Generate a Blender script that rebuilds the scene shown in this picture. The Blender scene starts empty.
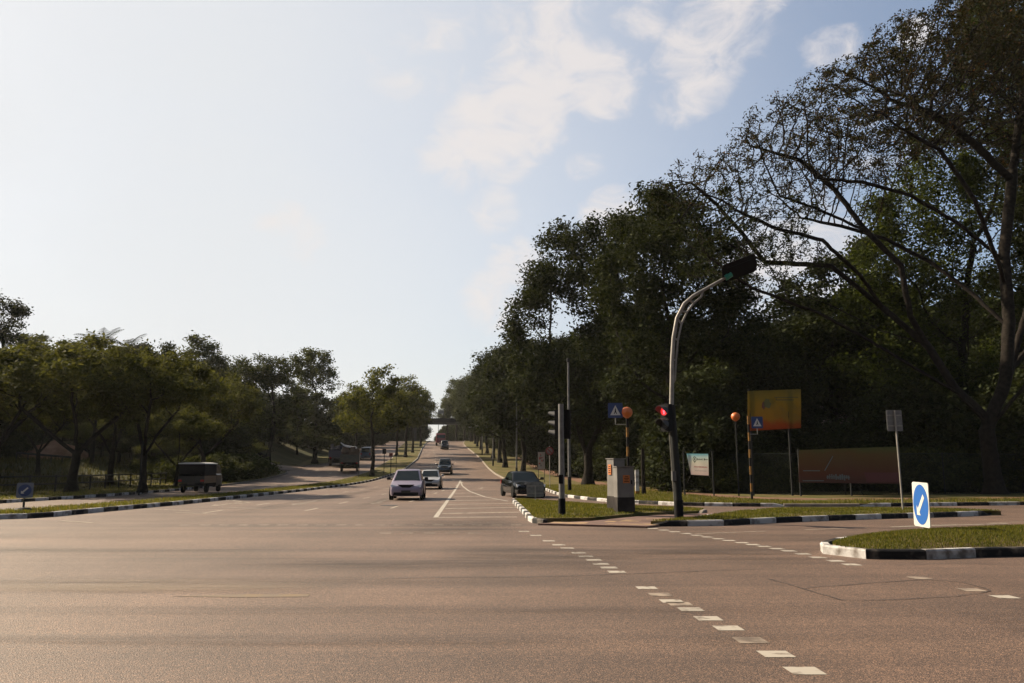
import bpy, math, random
import numpy as np
from mathutils import Vector, Matrix

sc = bpy.context.scene
COL = sc.collection
R = math.radians

# ------------------------------------------------------------------ camera
CAM_H, PITCH, FPX, CX, CY = 1.65, R(8.96), 796.0, 512.0, 341.5
cd = bpy.data.cameras.new('camera')
cd.sensor_width = 36.0
cd.lens = FPX / 1024 * 36.0
cd.clip_end = 6000
cd.clip_start = 0.1
cam = bpy.data.objects.new('camera', cd)
cam.location = (0, 0, CAM_H)
cam.rotation_euler = (R(90) + PITCH, 0, 0)
COL.objects.link(cam)
sc.camera = cam

# ------------------------------------------------------------------ light
SUN_AZ, SUN_EL = R(-63), R(34)      # azimuth from +Y, negative to the left
SUN_DIR = Vector((math.sin(SUN_AZ) * math.cos(SUN_EL), math.cos(SUN_AZ) * math.cos(SUN_EL), math.sin(SUN_EL)))
sd = bpy.data.lights.new('sun', 'SUN')
sd.energy = 5.0
sd.angle = R(0.6)
sd.color = (1.0, 0.84, 0.62)
sun = bpy.data.objects.new('sun', sd)
sun.rotation_euler = SUN_DIR.to_track_quat('Z', 'Y').to_euler()
sun.location = SUN_DIR * 200
COL.objects.link(sun)
sc.view_settings.view_transform = 'Standard'
sc.view_settings.look = 'None'
sc.view_settings.exposure = 1.3
sc.view_settings.gamma = 1.0

CP, SP = math.cos(PITCH), math.sin(PITCH)
def W(px, py, D):
    """world point seen at photo pixel (px, py), at ground distance D ahead"""
    v = (CY - py) / FPX
    t = D / (CP - v * SP)
    return Vector(((px - CX) / FPX * t, D, CAM_H + t * (SP + v * CP)))
def G(px, py, z=0.0):
    v = (CY - py) / FPX
    D = (z - CAM_H) / (SP + v * CP) * (CP - v * SP)
    return W(px, py, D)

# ------------------------------------------------------------------ sky
world = bpy.data.worlds.new('World')
sc.world = world
world.use_nodes = True
nt = world.node_tree
N, Lk = nt.nodes, nt.links
N.clear()
def wn(t, **kw):
    n = N.new(t)
    for k, v in kw.items(): setattr(n, k, v)
    return n
out = wn('ShaderNodeOutputWorld'); bg = wn('ShaderNodeBackground'); Lk.new(bg.outputs[0], out.inputs[0])
sky = wn('ShaderNodeTexSky', sky_type='NISHITA', sun_disc=False)
sky.sun_elevation = SUN_EL
sky.sun_rotation = SUN_AZ
sky.air_density = 1.0; sky.dust_density = 2.2; sky.ozone_density = 1.2
SKY_S = 0.063
bg.inputs[1].default_value = SKY_S
tc = wn('ShaderNodeTexCoord')
def wmath(op, a, b=None, c=None):
    n = wn('ShaderNodeMath', operation=op)
    for i, x in enumerate((a, b, c)):
        if x is None: continue
        if isinstance(x, (int, float)): n.inputs[i].default_value = x
        else: Lk.new(x, n.inputs[i])
    return n.outputs[0]
def wdot(vec):
    n = wn('ShaderNodeVectorMath', operation='DOT_PRODUCT')
    Lk.new(tc.outputs['Generated'], n.inputs[0]); n.inputs[1].default_value = vec
    return n.outputs['Value']
def wrange(x, a, b, c=0.0, d=1.0):
    n = wn('ShaderNodeMapRange', interpolation_type='SMOOTHSTEP')
    Lk.new(x, n.inputs[0])
    for i, v in enumerate((a, b, c, d)): n.inputs[i + 1].default_value = v
    return n.outputs[0]
def pdir(px, py):
    p = W(px, py, 1.0) - Vector((0, 0, CAM_H)); return p.normalized()
# cumulus scraps: each a patch of sky (direction, angular radius in degrees, weight)
PATCH = [((545, 30), 3.6, .75), ((600, 80), 2.6, .95), ((560, 75), 2.8, .9), ((525, 105), 3.2, 1.0), ((490, 130), 3.0, .95), ((462, 150), 2.6, .8), ((505, 160), 2.0, .7), ((610, 72), 1.7, .9),
         ((720, 20), 3.0, .8), ((700, 60), 2.7, .85), ((680, 95), 2.0, .65), ((750, 5), 2.2, .7), ((830, 48), 1.6, .65), ((916, 33), 1.0, .95), ((640, 5), 2.2, .7),
         ((497, 209), 1.7, .9), ((516, 265), 2.0, .8), ((492, 300), 2.2, .8), ((608, 212), 2.2, .85), ((415, 60), 3.2, .5), ((440, 25), 2.5, .45),
         ((290, 232), 2.2, .6), ((800, 270), 5.0, .8), ((880, 150), 3.0, .5), ((585, 165), 1.5, .6)]
mask = None
for (p, rad, wgt) in PATCH:
    d = wdot(pdir(*p))
    m = wrange(d, math.cos(R(rad * 1.55)), math.cos(R(rad * .25)), 0, wgt)
    mask = m if mask is None else wmath('MAXIMUM', mask, m)
mp = wn('ShaderNodeMapping'); Lk.new(tc.outputs['Generated'], mp.inputs[0]); mp.inputs['Rotation'].default_value = (0, R(-38), 0); mp.inputs['Scale'].default_value = (1.0, 1.0, 1.7)
nz = wn('ShaderNodeTexNoise'); Lk.new(mp.outputs[0], nz.inputs[0]); nz.inputs['Scale'].default_value = 17; nz.inputs['Detail'].default_value = 8; nz.inputs['Roughness'].default_value = .62; nz.inputs['Distortion'].default_value = .7
cl = wrange(wmath('ADD', wmath('MULTIPLY', mask, .55), wmath('MULTIPLY', nz.outputs[0], 1.0)), .68, 1.10, 0, 1.0)
# thin high veil, thicker towards the sun
nz2 = wn('ShaderNodeTexNoise'); Lk.new(mp.outputs[0], nz2.inputs[0]); nz2.inputs['Scale'].default_value = 2.6; nz2.inputs['Detail'].default_value = 5
sunward = wdot((math.sin(SUN_AZ), math.cos(SUN_AZ), 0.15))
veil = wmath('MULTIPLY', wrange(sunward, -.05, .82, .10, .93), wrange(nz2.outputs[0], .2, .7, .88, 1.0))
mixv = wn('ShaderNodeMix', data_type='RGBA'); Lk.new(veil, mixv.inputs[0]); Lk.new(sky.outputs[0], mixv.inputs[6]); mixv.inputs[7].default_value = (5.15, 5.22, 5.28, 1)
mixc = wn('ShaderNodeMix', data_type='RGBA'); Lk.new(wmath('MULTIPLY', cl, .78), mixc.inputs[0]); Lk.new(mixv.outputs[2], mixc.inputs[6]); mixc.inputs[7].default_value = (5.6, 5.2, 5.0, 1)
Lk.new(mixc.outputs[2], bg.inputs[0])

# ------------------------------------------------------------------ helpers
def material(name, color, rough=.8, metal=0.0, noise=None, color2=None, bump=None, emission=None, spec=None, detail=4, translucent=0.0, ramp=(.35, .65)):
    m = bpy.data.materials.new(name); m.use_nodes = True
    t = m.node_tree; b = t.nodes['Principled BSDF']
    b.inputs['Base Color'].default_value = (*color, 1); b.inputs['Roughness'].default_value = rough; b.inputs['Metallic'].default_value = metal
    if spec is not None: b.inputs['Specular IOR Level'].default_value = spec
    tcn = None
    if noise:
        tcn = t.nodes.new('ShaderNodeTexCoord'); n = t.nodes.new('ShaderNodeTexNoise'); n.inputs['Scale'].default_value = noise; n.inputs['Detail'].default_value = detail
        t.links.new(tcn.outputs['Object'], n.inputs[0])
        r = t.nodes.new('ShaderNodeValToRGB'); r.color_ramp.elements[0].color = (*color, 1); r.color_ramp.elements[1].color = (*(color2 or color), 1)
        r.color_ramp.elements[0].position, r.color_ramp.elements[1].position = ramp
        t.links.new(n.outputs[0], r.inputs[0]); t.links.new(r.outputs[0], b.inputs['Base Color'])
    if bump:
        if tcn is None: tcn = t.nodes.new('ShaderNodeTexCoord')
        n2 = t.nodes.new('ShaderNodeTexNoise'); n2.inputs['Scale'].default_value = bump[0]; n2.inputs['Detail'].default_value = 4
        t.links.new(tcn.outputs['Object'], n2.inputs[0]); bp = t.nodes.new('ShaderNodeBump'); bp.inputs['Strength'].default_value = bump[1]; bp.inputs['Distance'].default_value = bump[2] if len(bump) > 2 else .02
        t.links.new(n2.outputs[0], bp.inputs['Height']); t.links.new(bp.outputs[0], b.inputs['Normal'])
    if emission:
        b.inputs['Emission Color'].default_value = (*emission[0], 1); b.inputs['Emission Strength'].default_value = emission[1]
    return m

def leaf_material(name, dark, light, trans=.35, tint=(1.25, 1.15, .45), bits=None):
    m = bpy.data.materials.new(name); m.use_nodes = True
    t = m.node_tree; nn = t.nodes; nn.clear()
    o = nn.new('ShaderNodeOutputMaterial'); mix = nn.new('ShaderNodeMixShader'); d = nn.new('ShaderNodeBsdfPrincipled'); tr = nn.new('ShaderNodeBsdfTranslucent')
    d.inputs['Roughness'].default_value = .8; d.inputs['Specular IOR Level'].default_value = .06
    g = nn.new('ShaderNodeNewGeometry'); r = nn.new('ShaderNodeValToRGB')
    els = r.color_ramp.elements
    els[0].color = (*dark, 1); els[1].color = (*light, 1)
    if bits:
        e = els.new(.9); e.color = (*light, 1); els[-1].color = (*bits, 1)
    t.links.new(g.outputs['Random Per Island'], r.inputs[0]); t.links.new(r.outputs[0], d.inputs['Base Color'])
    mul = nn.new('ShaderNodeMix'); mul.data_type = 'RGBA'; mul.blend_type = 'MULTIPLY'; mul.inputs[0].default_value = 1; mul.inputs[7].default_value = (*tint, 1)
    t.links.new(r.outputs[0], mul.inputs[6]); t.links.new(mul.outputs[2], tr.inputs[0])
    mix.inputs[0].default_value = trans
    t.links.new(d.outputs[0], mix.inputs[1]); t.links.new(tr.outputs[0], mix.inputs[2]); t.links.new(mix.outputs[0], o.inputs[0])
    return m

def tag(o, label=None, cat=None, group=None, kind=None):
    for k, v in (('label', label), ('category', cat), ('group', group), ('kind', kind)):
        if v: o[k] = v
    return o
def empty(name, loc, rz=0.0, label=None, cat=None, group=None):
    o = bpy.data.objects.new(name, None); o.empty_display_size = .3
    o.location = loc; o.rotation_euler = (0, 0, rz); COL.objects.link(o)
    return tag(o, label, cat, group)
def copy_tree(o, loc, rz=0.0, s=1.0, label=None, group=None, parent=None):
    c = o.copy(); COL.objects.link(c)
    if parent is None:
        c.location = loc; c.rotation_euler = (0, 0, rz); c.scale = s if isinstance(s, (tuple, list)) else (s, s, s)
        if label: c['label'] = label
        if group: c['group'] = group
    else: c.parent = parent
    for ch in o.children: copy_tree(ch, None, parent=c)
    return c

class MB:
    def __init__(s): s.v = []; s.f = []; s.m = []
    def add(s, vs, fs, m=0):
        n = len(s.v); s.v += [tuple(p) for p in vs]; s.f += [tuple(i + n for i in f) for f in fs]; s.m += [m] * len(fs); return s
    def box(s, c, size, m=0, rot=None):
        x, y, z = (q / 2 for q in size)
        vs = [Vector((a * x, b * y, d * z)) for d in (-1, 1) for a, b in ((-1, -1), (1, -1), (1, 1), (-1, 1))]
        if rot: vs = [rot @ p for p in vs]
        c = Vector(c)
        return s.add([p + c for p in vs], [(3, 2, 1, 0), (4, 5, 6, 7), (0, 1, 5, 4), (1, 2, 6, 5), (2, 3, 7, 6), (3, 0, 4, 7)], m)
    def bbox(s, c, size, b=.02, m=0):
        """box with chamfered vertical and top edges"""
        x, y, z = size[0] / 2, size[1] / 2, size[2] / 2
        def ring(dx, zz): return [(c[0] + p * (x - dx) if abs(p) == 1 else 0, 0, 0) for p in ()] or [Vector((c[0] + px, c[1] + py, c[2] + zz)) for px, py in
            ((-x + b + dx * 0, -y + dx), (x - b, -y + dx), (x - dx, -y + b), (x - dx, y - b), (x - b, y - dx), (-x + b, y - dx), (-x + dx, y - b), (-x + dx, -y + b))]
        rs = [ring(0, -z), ring(0, z - b), ring(b * .9, z)]
        return s.loft(rs, m)
    def loft(s, rings, m=0, cap=True, close=True):
        n = len(rings[0]); vs = [p for r in rings for p in r]; fs = []
        for i in range(len(rings) - 1):
            for j in range(n if close else n - 1):
                k = (j + 1) % n
                fs.append((i * n + j, i * n + k, (i + 1) * n + k, (i + 1) * n + j))
        if cap and close:
            fs.append(tuple(reversed(range(n)))); fs.append(tuple((len(rings) - 1) * n + j for j in range(n)))
        return s.add(vs, fs, m)
    def tube(s, pts, rad, seg=8, m=0, cap=True):
        pts = [Vector(p) for p in pts]
        if not isinstance(rad, (list, tuple)): rad = [rad] * len(pts)
        rings = []; u = None
        for i, p in enumerate(pts):
            d = (pts[min(i + 1, len(pts) - 1)] - pts[max(i - 1, 0)]).normalized()
            if u is None: u = d.orthogonal().normalized()
            else:
                u = (u - d * u.dot(d)); u = u.normalized() if u.length > 1e-6 else d.orthogonal().normalized()
            w = d.cross(u)
            rings.append([p + (u * math.cos(2 * math.pi * k / seg) + w * math.sin(2 * math.pi * k / seg)) * rad[i] for k in range(seg)])
        return s.loft(rings, m, cap)
    def lathe(s, c, prof, seg=16, m=0):
        c = Vector(c)
        return s.loft([[c + Vector((r * math.cos(2 * math.pi * k / seg), r * math.sin(2 * math.pi * k / seg), z)) for k in range(seg)] for r, z in prof], m)
    def prism(s, poly, d, m=0):
        """poly: list of 3D points (planar), extruded by vector d"""
        a = [Vector(p) for p in poly]; d = Vector(d)
        return s.loft([a, [p + d for p in a]], m)
    def build(s, name, mats, parent=None, smooth=False, angle=None):
        me = bpy.data.meshes.new(name); me.from_pydata(s.v, [], s.f); me.update()
        for mt in (mats if isinstance(mats, (list, tuple)) else [mats]): me.materials.append(mt)
        me.polygons.foreach_set('material_index', s.m)
        o = bpy.data.objects.new(name, me); COL.objects.link(o)
        if parent: o.parent = parent
        import bmesh
        bm = bmesh.new(); bm.from_mesh(me); bmesh.ops.recalc_face_normals(bm, faces=bm.faces[:]); bm.to_mesh(me); bm.free()
        if smooth:
            me.polygons.foreach_set('use_smooth', [True] * len(me.polygons))
            me.set_sharp_from_angle(angle=R(angle or 35))
        return o

def interp(tab, y):
    if y <= tab[0][0]: return tab[0][1]
    for (a, p), (b, q) in zip(tab, tab[1:]):
        if y <= b: return p + (q - p) * (y - a) / (b - a)
    return tab[-1][1]
def smooth_tab(tab, step):
    """Catmull-Rom resample of (t, value) pairs"""
    xs = [t for t, _ in tab]; o = []
    y = xs[0]
    def slope(i):
        a, b = max(i - 1, 0), min(i + 1, len(tab) - 1)
        return (tab[b][1] - tab[a][1]) / (tab[b][0] - tab[a][0])
    while y <= xs[-1] + 1e-6:
        i = max(k for k in range(len(tab) - 1) if xs[k] <= y + 1e-9)
        h = xs[i + 1] - xs[i]; t = min(1, (y - xs[i]) / h)
        a, b = tab[i][1], tab[i + 1][1]; ma, mb_ = slope(i) * h, slope(i + 1) * h
        o.append((y, (2 * t**3 - 3 * t**2 + 1) * a + (t**3 - 2 * t**2 + t) * ma + (-2 * t**3 + 3 * t**2) * b + (t**3 - t**2) * mb_))
        y += step
    return o

# ------------------------------------------------------------------ the lie of the land
ZT = smooth_tab([(-80, 0), (45, 0), (60, 0), (81, .15), (98, .71), (111, 1.41), (124, 2.19), (150, 3.8), (176, 5.45), (210, 7.6), (240, 9.25), (262, 9.75), (300, 9.7), (420, 9.2)], 4.0)
def H(y): return interp(ZT, y)
RC = smooth_tab([(-80, 0), (95, 0), (111, -.1), (138, -1.9), (170, -5.4), (200, -7.9), (243, -10.4), (300, -13.5), (420, -20)], 4.0)
def bend(y): return interp(RC, y)
def sstep(t): t = max(0.0, min(1.0, t)); return t * t * (3 - 2 * t)
def rise(x, y):
    b = bend(y)
    l = sstep((-30 + b - x) / 16.0) * (2.2 + 2.4 * sstep((y - 85) / 30.0)) + max(0.0, (-60 + b - x)) * .02
    if y < 40: l *= sstep((y - 20) / 20.0)
    r = max(0.0, x - b - 14) * .015 * sstep((y - 70) / 60)
    return l + r
def ground_z(x, y): return H(y) + rise(x, y)

asphalt = material('asphalt', (.094, .060, .042), .68, noise=.35, color2=(.126, .081, .058), bump=(75, .9, .016), spec=.45)
def tune_asphalt(m):
    t = m.node_tree; b = t.nodes['Principled BSDF']; base = b.inputs['Base Color'].links[0].from_socket
    tcn = [n for n in t.nodes if n.type == 'TEX_COORD'][0]
    # coarse aggregate: pale and dark stones
    v = t.nodes.new('ShaderNodeTexVoronoi'); v.inputs['Scale'].default_value = 78; t.links.new(tcn.outputs['Object'], v.inputs['Vector'])
    r = t.nodes.new('ShaderNodeValToRGB'); r.color_ramp.elements[0].color = (.35, .35, .37, 1); r.color_ramp.elements[1].color = (2.3, 2.15, 2.0, 1)
    e = r.color_ramp.elements.new(.72); e.color = (.98, .98, .98, 1)
    sp = t.nodes.new('ShaderNodeSeparateColor'); t.links.new(v.outputs['Color'], sp.inputs[0]); t.links.new(sp.outputs[0], r.inputs[0])
    mu = t.nodes.new('ShaderNodeMix'); mu.data_type = 'RGBA'; mu.blend_type = 'MULTIPLY'; mu.inputs[0].default_value = .8
    t.links.new(base, mu.inputs[6]); t.links.new(r.outputs[0], mu.inputs[7])
    # tyre-darkened bands along the crossing road (roughly along X) and streaks
    mpn = t.nodes.new('ShaderNodeMapping'); mpn.inputs['Rotation'].default_value = (0, 0, R(-4)); mpn.inputs['Scale'].default_value = (.035, .75, 1); t.links.new(tcn.outputs['Object'], mpn.inputs[0])
    n3 = t.nodes.new('ShaderNodeTexNoise'); n3.inputs['Scale'].default_value = 1.0; n3.inputs['Detail'].default_value = 5; n3.inputs['Roughness'].default_value = .6; t.links.new(mpn.outputs[0], n3.inputs[0])
    r3 = t.nodes.new('ShaderNodeValToRGB'); r3.color_ramp.elements[0].position = .34; r3.color_ramp.elements[0].color = (.66, .65, .66, 1); r3.color_ramp.elements[1].position = .6; r3.color_ramp.elements[1].color = (1.08, 1.06, 1.04, 1)
    t.links.new(n3.outputs[0], r3.inputs[0])
    mu2 = t.nodes.new('ShaderNodeMix'); mu2.data_type = 'RGBA'; mu2.blend_type = 'MULTIPLY'; mu2.inputs[0].default_value = 1.0
    t.links.new(mu.outputs[2], mu2.inputs[6]); t.links.new(r3.outputs[0], mu2.inputs[7])
    # lengthwise wheel tracks and oil in the lanes of the main road
    mp4 = t.nodes.new('ShaderNodeMapping'); mp4.inputs['Scale'].default_value = (.55, .03, 1); t.links.new(tcn.outputs['Object'], mp4.inputs[0])
    n4 = t.nodes.new('ShaderNodeTexNoise'); n4.inputs['Scale'].default_value = 1.0; n4.inputs['Detail'].default_value = 4; t.links.new(mp4.outputs[0], n4.inputs[0])
    r4 = t.nodes.new('ShaderNodeValToRGB'); r4.color_ramp.elements[0].position = .3; r4.color_ramp.elements[0].color = (.72, .72, .72, 1); r4.color_ramp.elements[1].position = .62; r4.color_ramp.elements[1].color = (1.06, 1.05, 1.04, 1)
    t.links.new(n4.outputs[0], r4.inputs[0])
    mu3 = t.nodes.new('ShaderNodeMix'); mu3.data_type = 'RGBA'; mu3.blend_type = 'MULTIPLY'; mu3.inputs[0].default_value = .55
    t.links.new(mu2.outputs[2], mu3.inputs[6]); t.links.new(r4.outputs[0], mu3.inputs[7])
    t.links.new(mu3.outputs[2], b.inputs['Base Color'])
tune_asphalt(asphalt)
turf = material('turf', (.050, .057, .013), .95, noise=.8, color2=(.115, .083, .040), bump=(30, .6, .03), spec=.1)
soil_turf = material('rough_turf', (.026, .031, .010), .95, noise=.25, color2=(.060, .050, .022), bump=(6, .6, .1), spec=.1)
laterite = material('laterite_soil', (.19, .10, .06), .95, noise=1.1, color2=(.27, .16, .10), bump=(9, .6, .05), spec=.1)
path_mat = material('earth_path', (.11, .062, .042), .95, noise=2.5, color2=(.16, .095, .066), bump=(25, .4, .02), spec=.1)
paving = material('red_paving', (.075, .040, .030), .85, noise=3, color2=(.115, .062, .046), bump=(40, .4, .01))
white_paint = material('white_paint', (.62, .60, .56), .7, noise=9, color2=(.42, .39, .35), detail=6, ramp=(.5, .72))
kerb_white = material('kerb_white_paint', (.36, .35, .345), .8, noise=3.5, color2=(.11, .092, .078), detail=11, ramp=(.47, .66), bump=(18, .5, .02))
kerb_black = material('kerb_black_paint', (.010, .010, .011), .8, spec=.2, noise=3.0, color2=(.10, .085, .07), detail=11, ramp=(.52, .70), bump=(18, .5, .02))
kerb_plain = material('bare_kerb_concrete', (.12, .10, .085), .9, noise=2.5, color2=(.20, .165, .13), bump=(20, .3, .02))
road_line = material('worn_road_paint', (.29, .26, .22), .75, noise=6, color2=(.10, .075, .055), detail=8, ramp=(.52, .66))
road_line_faint = material('faded_road_paint', (.22, .175, .135), .8, noise=5, color2=(.10, .075, .058), detail=8, ramp=(.42, .62))
road_line_light = material('half_worn_road_paint', (.27, .225, .175), .75, noise=5, color2=(.12, .09, .065), detail=8, ramp=(.48, .66))
yellow_line = material('worn_tan_paint', (.28, .18, .085), .8, noise=2.2, color2=(.12, .07, .05), detail=8, ramp=(.40, .62))

# ground sheet ------------------------------------------------------
def ground_sheet():
    xs = [-1800, -900, -450, -250, -160, -110] + [-90 + 3 * i for i in range(61)] + [110, 160, 250, 450, 900, 1800]
    ys = [-1200, -500, -200, -80, -40] + [-20 + 4 * i for i in range(111)] + [480, 620, 900, 1500, 3000]
    b = MB(); n = len(xs); vs = []
    for y in ys:
        for x in xs:
            z = ground_z(x, y) - .06
            vs.append((x, y, z))
    b.add(vs, [(j * n + i, j * n + i + 1, (j + 1) * n + i + 1, (j + 1) * n + i) for j in range(len(ys) - 1) for i in range(n - 1)])
    return b.build('ground', soil_turf, smooth=True, angle=60)
tag(ground_sheet(), kind='structure')

YS = [y for y, _ in ZT]
def strip(name, fl, fr, y0, y1, z, mat, kind='structure', extra=()):
    ys = sorted(set([y0, y1] + [y for y in YS if y0 < y < y1] + [e for e in extra if y0 < e < y1]))
    b = MB(); vs = []
    for y in ys: vs += [(fl(y), y, H(y) + z), (fr(y), y, H(y) + z)]
    b.add(vs, [(2 * i, 2 * i + 1, 2 * i + 3, 2 * i + 2) for i in range(len(ys) - 1)])
    return tag(b.build(name, mat), kind=kind)
# roadway: one asphalt sheet for the junction and both carriageways
strip('road', lambda y: -29.5 + bend(y) - (60 if 100 <= y <= 122 else 0) * 0 if y > 44 else -70, lambda y: 3.4 + bend(y) if y > 48 else 70, -60, 330, 0.0, asphalt)

def resample(poly, step):
    o = [Vector(poly[0])]; rem = step
    for a, c in zip(poly, poly[1:]):
        a, c = Vector(a), Vector(c); L = (c - a).length; t = rem
        while t < L: o.append(a + (c - a) * (t / L)); t += step
        rem = t - L
    if (o[-1] - Vector(poly[-1])).length > step * .3: o.append(Vector(poly[-1]))
    else: o[-1] = Vector(poly[-1])
    return o
def round_poly(poly, it=2, closed=False):
    for _ in range(it):
        q = []
        n = len(poly)
        if not closed: q.append(poly[0])
        for i in range(n if closed else n - 1):
            a, b = Vector(poly[i]), Vector(poly[(i + 1) % n])
            q += [a * .75 + b * .25, a * .25 + b * .75]
        if not closed: q.append(poly[-1])
        poly = [tuple(p) for p in q]
    return poly
def kerb(poly, side, h=.16, w=.16, seg=1.08, first=0, paint_until=1e9, z0=0.0, closed=False, fade=True):
    """painted kerb along a ground line; side +1: kerb body lies to the left of the direction of travel"""
    pts = resample([(p[0], p[1]) for p in poly], seg)
    b = MB()
    nb = 0
    for i, (a, c) in enumerate(zip(pts, pts[1:])):
        sub = 2
        m = 2 if max(a.y, c.y) > paint_until else (i + first) % 2
        rings = []
        gap = .006
        L = (c - a).length
        for k in range(sub + 1):
            t = k / sub
            t = t if 0 < t < 1 else (gap / L if t == 0 else 1 - gap / L)
            p = a + (c - a) * t
            pa = pts[max(i - 1, 0)]; pc = pts[min(i + 2, len(pts) - 1)]
            d0 = (c - pa).normalized(); d1 = (pc - a).normalized()
            d = (d0 * (1 - t) + d1 * t).normalized()
            nrm = Vector((-d.y, d.x)) * side
            z = H(p.y) + z0
            hh = h
            if fade and not closed and ((i == 0 and k == 0) or (i == len(pts) - 2 and k == sub)): hh = .03
            q = p + nrm * w
            rings.append([Vector((p.x, p.y, z - .05)), Vector((p.x, p.y, z + hh - .03)), Vector((p.x + nrm.x * .03, p.y + nrm.y * .03, z + hh)), Vector((q.x, q.y, z + hh)), Vector((q.x, q.y, z - .05))])
        b.loft(rings, m)
    return tag(b.build('kerb', [kerb_white, kerb_black, kerb_plain]), kind='structure')

rng = np.random.default_rng(7)
grass_leaf = leaf_material('grass_blade', (.040, .047, .011), (.105, .106, .024), .48, (1.3, 1.2, .55), bits=(.16, .115, .05))
def grass_blades(pts, hmin, hmax, wid, name, parent=None, seed=1):
    """pts: (n,3) roots; one thin bent triangle pair per blade"""
    r = np.random.default_rng(seed); n = len(pts)
    a = r.uniform(0, 2 * np.pi, n); hgt = r.uniform(hmin, hmax, n); lean = r.uniform(.1, .8, n) * hgt; la = r.uniform(0, 2 * np.pi, n)
    w = wid * r.uniform(.6, 1.3, n)
    u = np.stack([np.cos(a), np.sin(a), 0 * a], 1) * w[:, None] / 2
    l = np.stack([np.cos(la) * lean, np.sin(la) * lean, hgt], 1)
    mid = pts + l * np.array([.35, .35, .6]); tip = pts + l
    v = np.stack([pts - u, pts + u, mid + u * .7, mid - u * .7, tip], 1).reshape(-1, 3)
    me = bpy.data.meshes.new(name); base = np.arange(n) * 5
    quads = np.stack([base, base + 1, base + 2, base + 3], 1); tris = np.stack([base + 3, base + 2, base + 4], 1)
    me.vertices.add(len(v)); me.vertices.foreach_set('co', v.ravel().astype(np.float32))
    loops = np.concatenate([quads.ravel(), tris.ravel()]); me.loops.add(len(loops)); me.loops.foreach_set('vertex_index', loops.astype(np.int32))
    ls = np.concatenate([np.arange(n) * 4, n * 4 + np.arange(n) * 3]); me.polygons.add(2 * n); me.polygons.foreach_set('loop_start', ls.astype(np.int32))
    me.update(calc_edges=True); me.validate(); me.materials.append(grass_leaf)
    o = bpy.data.objects.new(name, me); COL.objects.link(o)
    if parent: o.parent = parent
    return tag(o, kind='stuff')

def island(poly, kh, mound, kerb_first, name, dens, hb, seg=1.08, wid=.012, c=None, skip=None, inset=.16):
    """kerbed traffic island: poly is the kerb foot, anticlockwise"""
    P = [Vector((p[0], p[1])) for p in poly]
    ctr = Vector(c) if c else sum(P, Vector((0, 0))) / len(P)
    inner = []
    n = len(P)
    for i, p in enumerate(P):
        d = (P[(i + 1) % n] - P[i - 1]).normalized(); inner.append(p + Vector((-d.y, d.x)) * inset)
    rings = []; S = [1.0, .93, .8, .6, .35, .12]
    for s in S:
        rings.append([Vector((ctr.x + (q.x - ctr.x) * s, ctr.y + (q.y - ctr.y) * s, H(q.y) + kh - .012 + mound * (1 - s * s))) for q in inner])
    rings[0:1] = [[Vector((q.x * .99 + ctr.x * .01, q.y * .99 + ctr.y * .01, H(q.y) - .05)) for q in inner], [Vector((q.x * .99 + ctr.x * .01, q.y * .99 + ctr.y * .01, H(q.y) + kh - .02)) for q in inner]]
    b = MB(); b.loft(rings, 0, cap=False)
    b.add(rings[-1], [tuple(range(n))])
    b.build('island_turf', turf, smooth=True, angle=60); o = bpy.data.objects['island_turf'] if False else COL.objects[-1]
    o.name = name; tag(o, kind='structure')
    # blades
    area = 0
    tri = []
    for i in range(n):
        a, d = inner[i], inner[(i + 1) % n]
        ar = abs((a - ctr).x * (d - ctr).y - (a - ctr).y * (d - ctr).x) / 2; tri.append(ar)
    tri = np.array(tri); area = tri.sum(); cnt = int(area * dens)
    idx = rng.choice(n, cnt, p=tri / area); s = np.sqrt(rng.uniform(0, 1, cnt)) * .995; t = rng.uniform(0, 1, cnt)
    A = np.array([tuple(q) for q in inner]); B = np.roll(A, -1, 0)
    bxy = A[idx] * (1 - t[:, None]) + B[idx] * t[:, None]
    xy = np.array(tuple(ctr)) * (1 - s[:, None]) + bxy * s[:, None]
    z = np.array([H(y) for y in xy[:, 1]]) + kh - .014 + mound * (1 - s * s)
    # thin the sward in bare patches
    bare = np.sin(xy[:, 0] * 1.9 + 1.3) * np.sin(xy[:, 1] * 2.3 + xy[:, 0]) + rng.normal(0, .45, cnt)
    keep = (bare < .75)
    pts = np.column_stack([xy, z])[keep]
    grass_blades(pts, hb[0], hb[1], wid, 'grass', seed=n)
    return P

# --- near right island (with the keep-left sign)
g = lambda px, py: tuple(G(px, py).xy)
isl3 = [g(821, 553), g(829, 556.5), g(845, 558), g(864, 559), g(895, 560.5), g(931, 559.4), g(995, 556.8), (9.9, 15.3), (14.5, 17.2), (22, 20.3), (22, 24.2), (16, 21.8), (11.5, 20.0), (8.4, 18.6), (6.7, 17.3), (6.1, 16.3)]
isl3 = round_poly(isl3, 1, closed=True)
island(isl3, .17, .16, 0, 'island_turf', 1300, (.03, .075), c=(8.7, 16.9), wid=.013, inset=.24)
kerb_line = isl3 + [isl3[0]]
kerb(kerb_line, 1, h=.17, w=.15, seg=1.12, first=0, closed=True)
# --- long strip island beyond the near carriageway
isl2 = [g(650, 526.6), g(690, 526.2), g(730, 525.6), g(757, 523.8), g(814, 521.2), g(880, 519), g(951, 517), g(989, 515.4), (17.2, 28.2), (16.6, 29.4), (13.8, 30.4), (9.8, 30.2), (7.6, 28.0), (5.2, 24.4), (4.3, 23.0)]
island(isl2, .16, .05, 0, 'island_turf', 600, (.03, .075), c=(9.6, 27.0), wid=.016)
kerb(isl2[:8], 1, h=.16, w=.15, seg=1.1, first=1)
kerb(isl2[7:], 1, h=.16, w=.15, seg=1.1, first=1)
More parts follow.
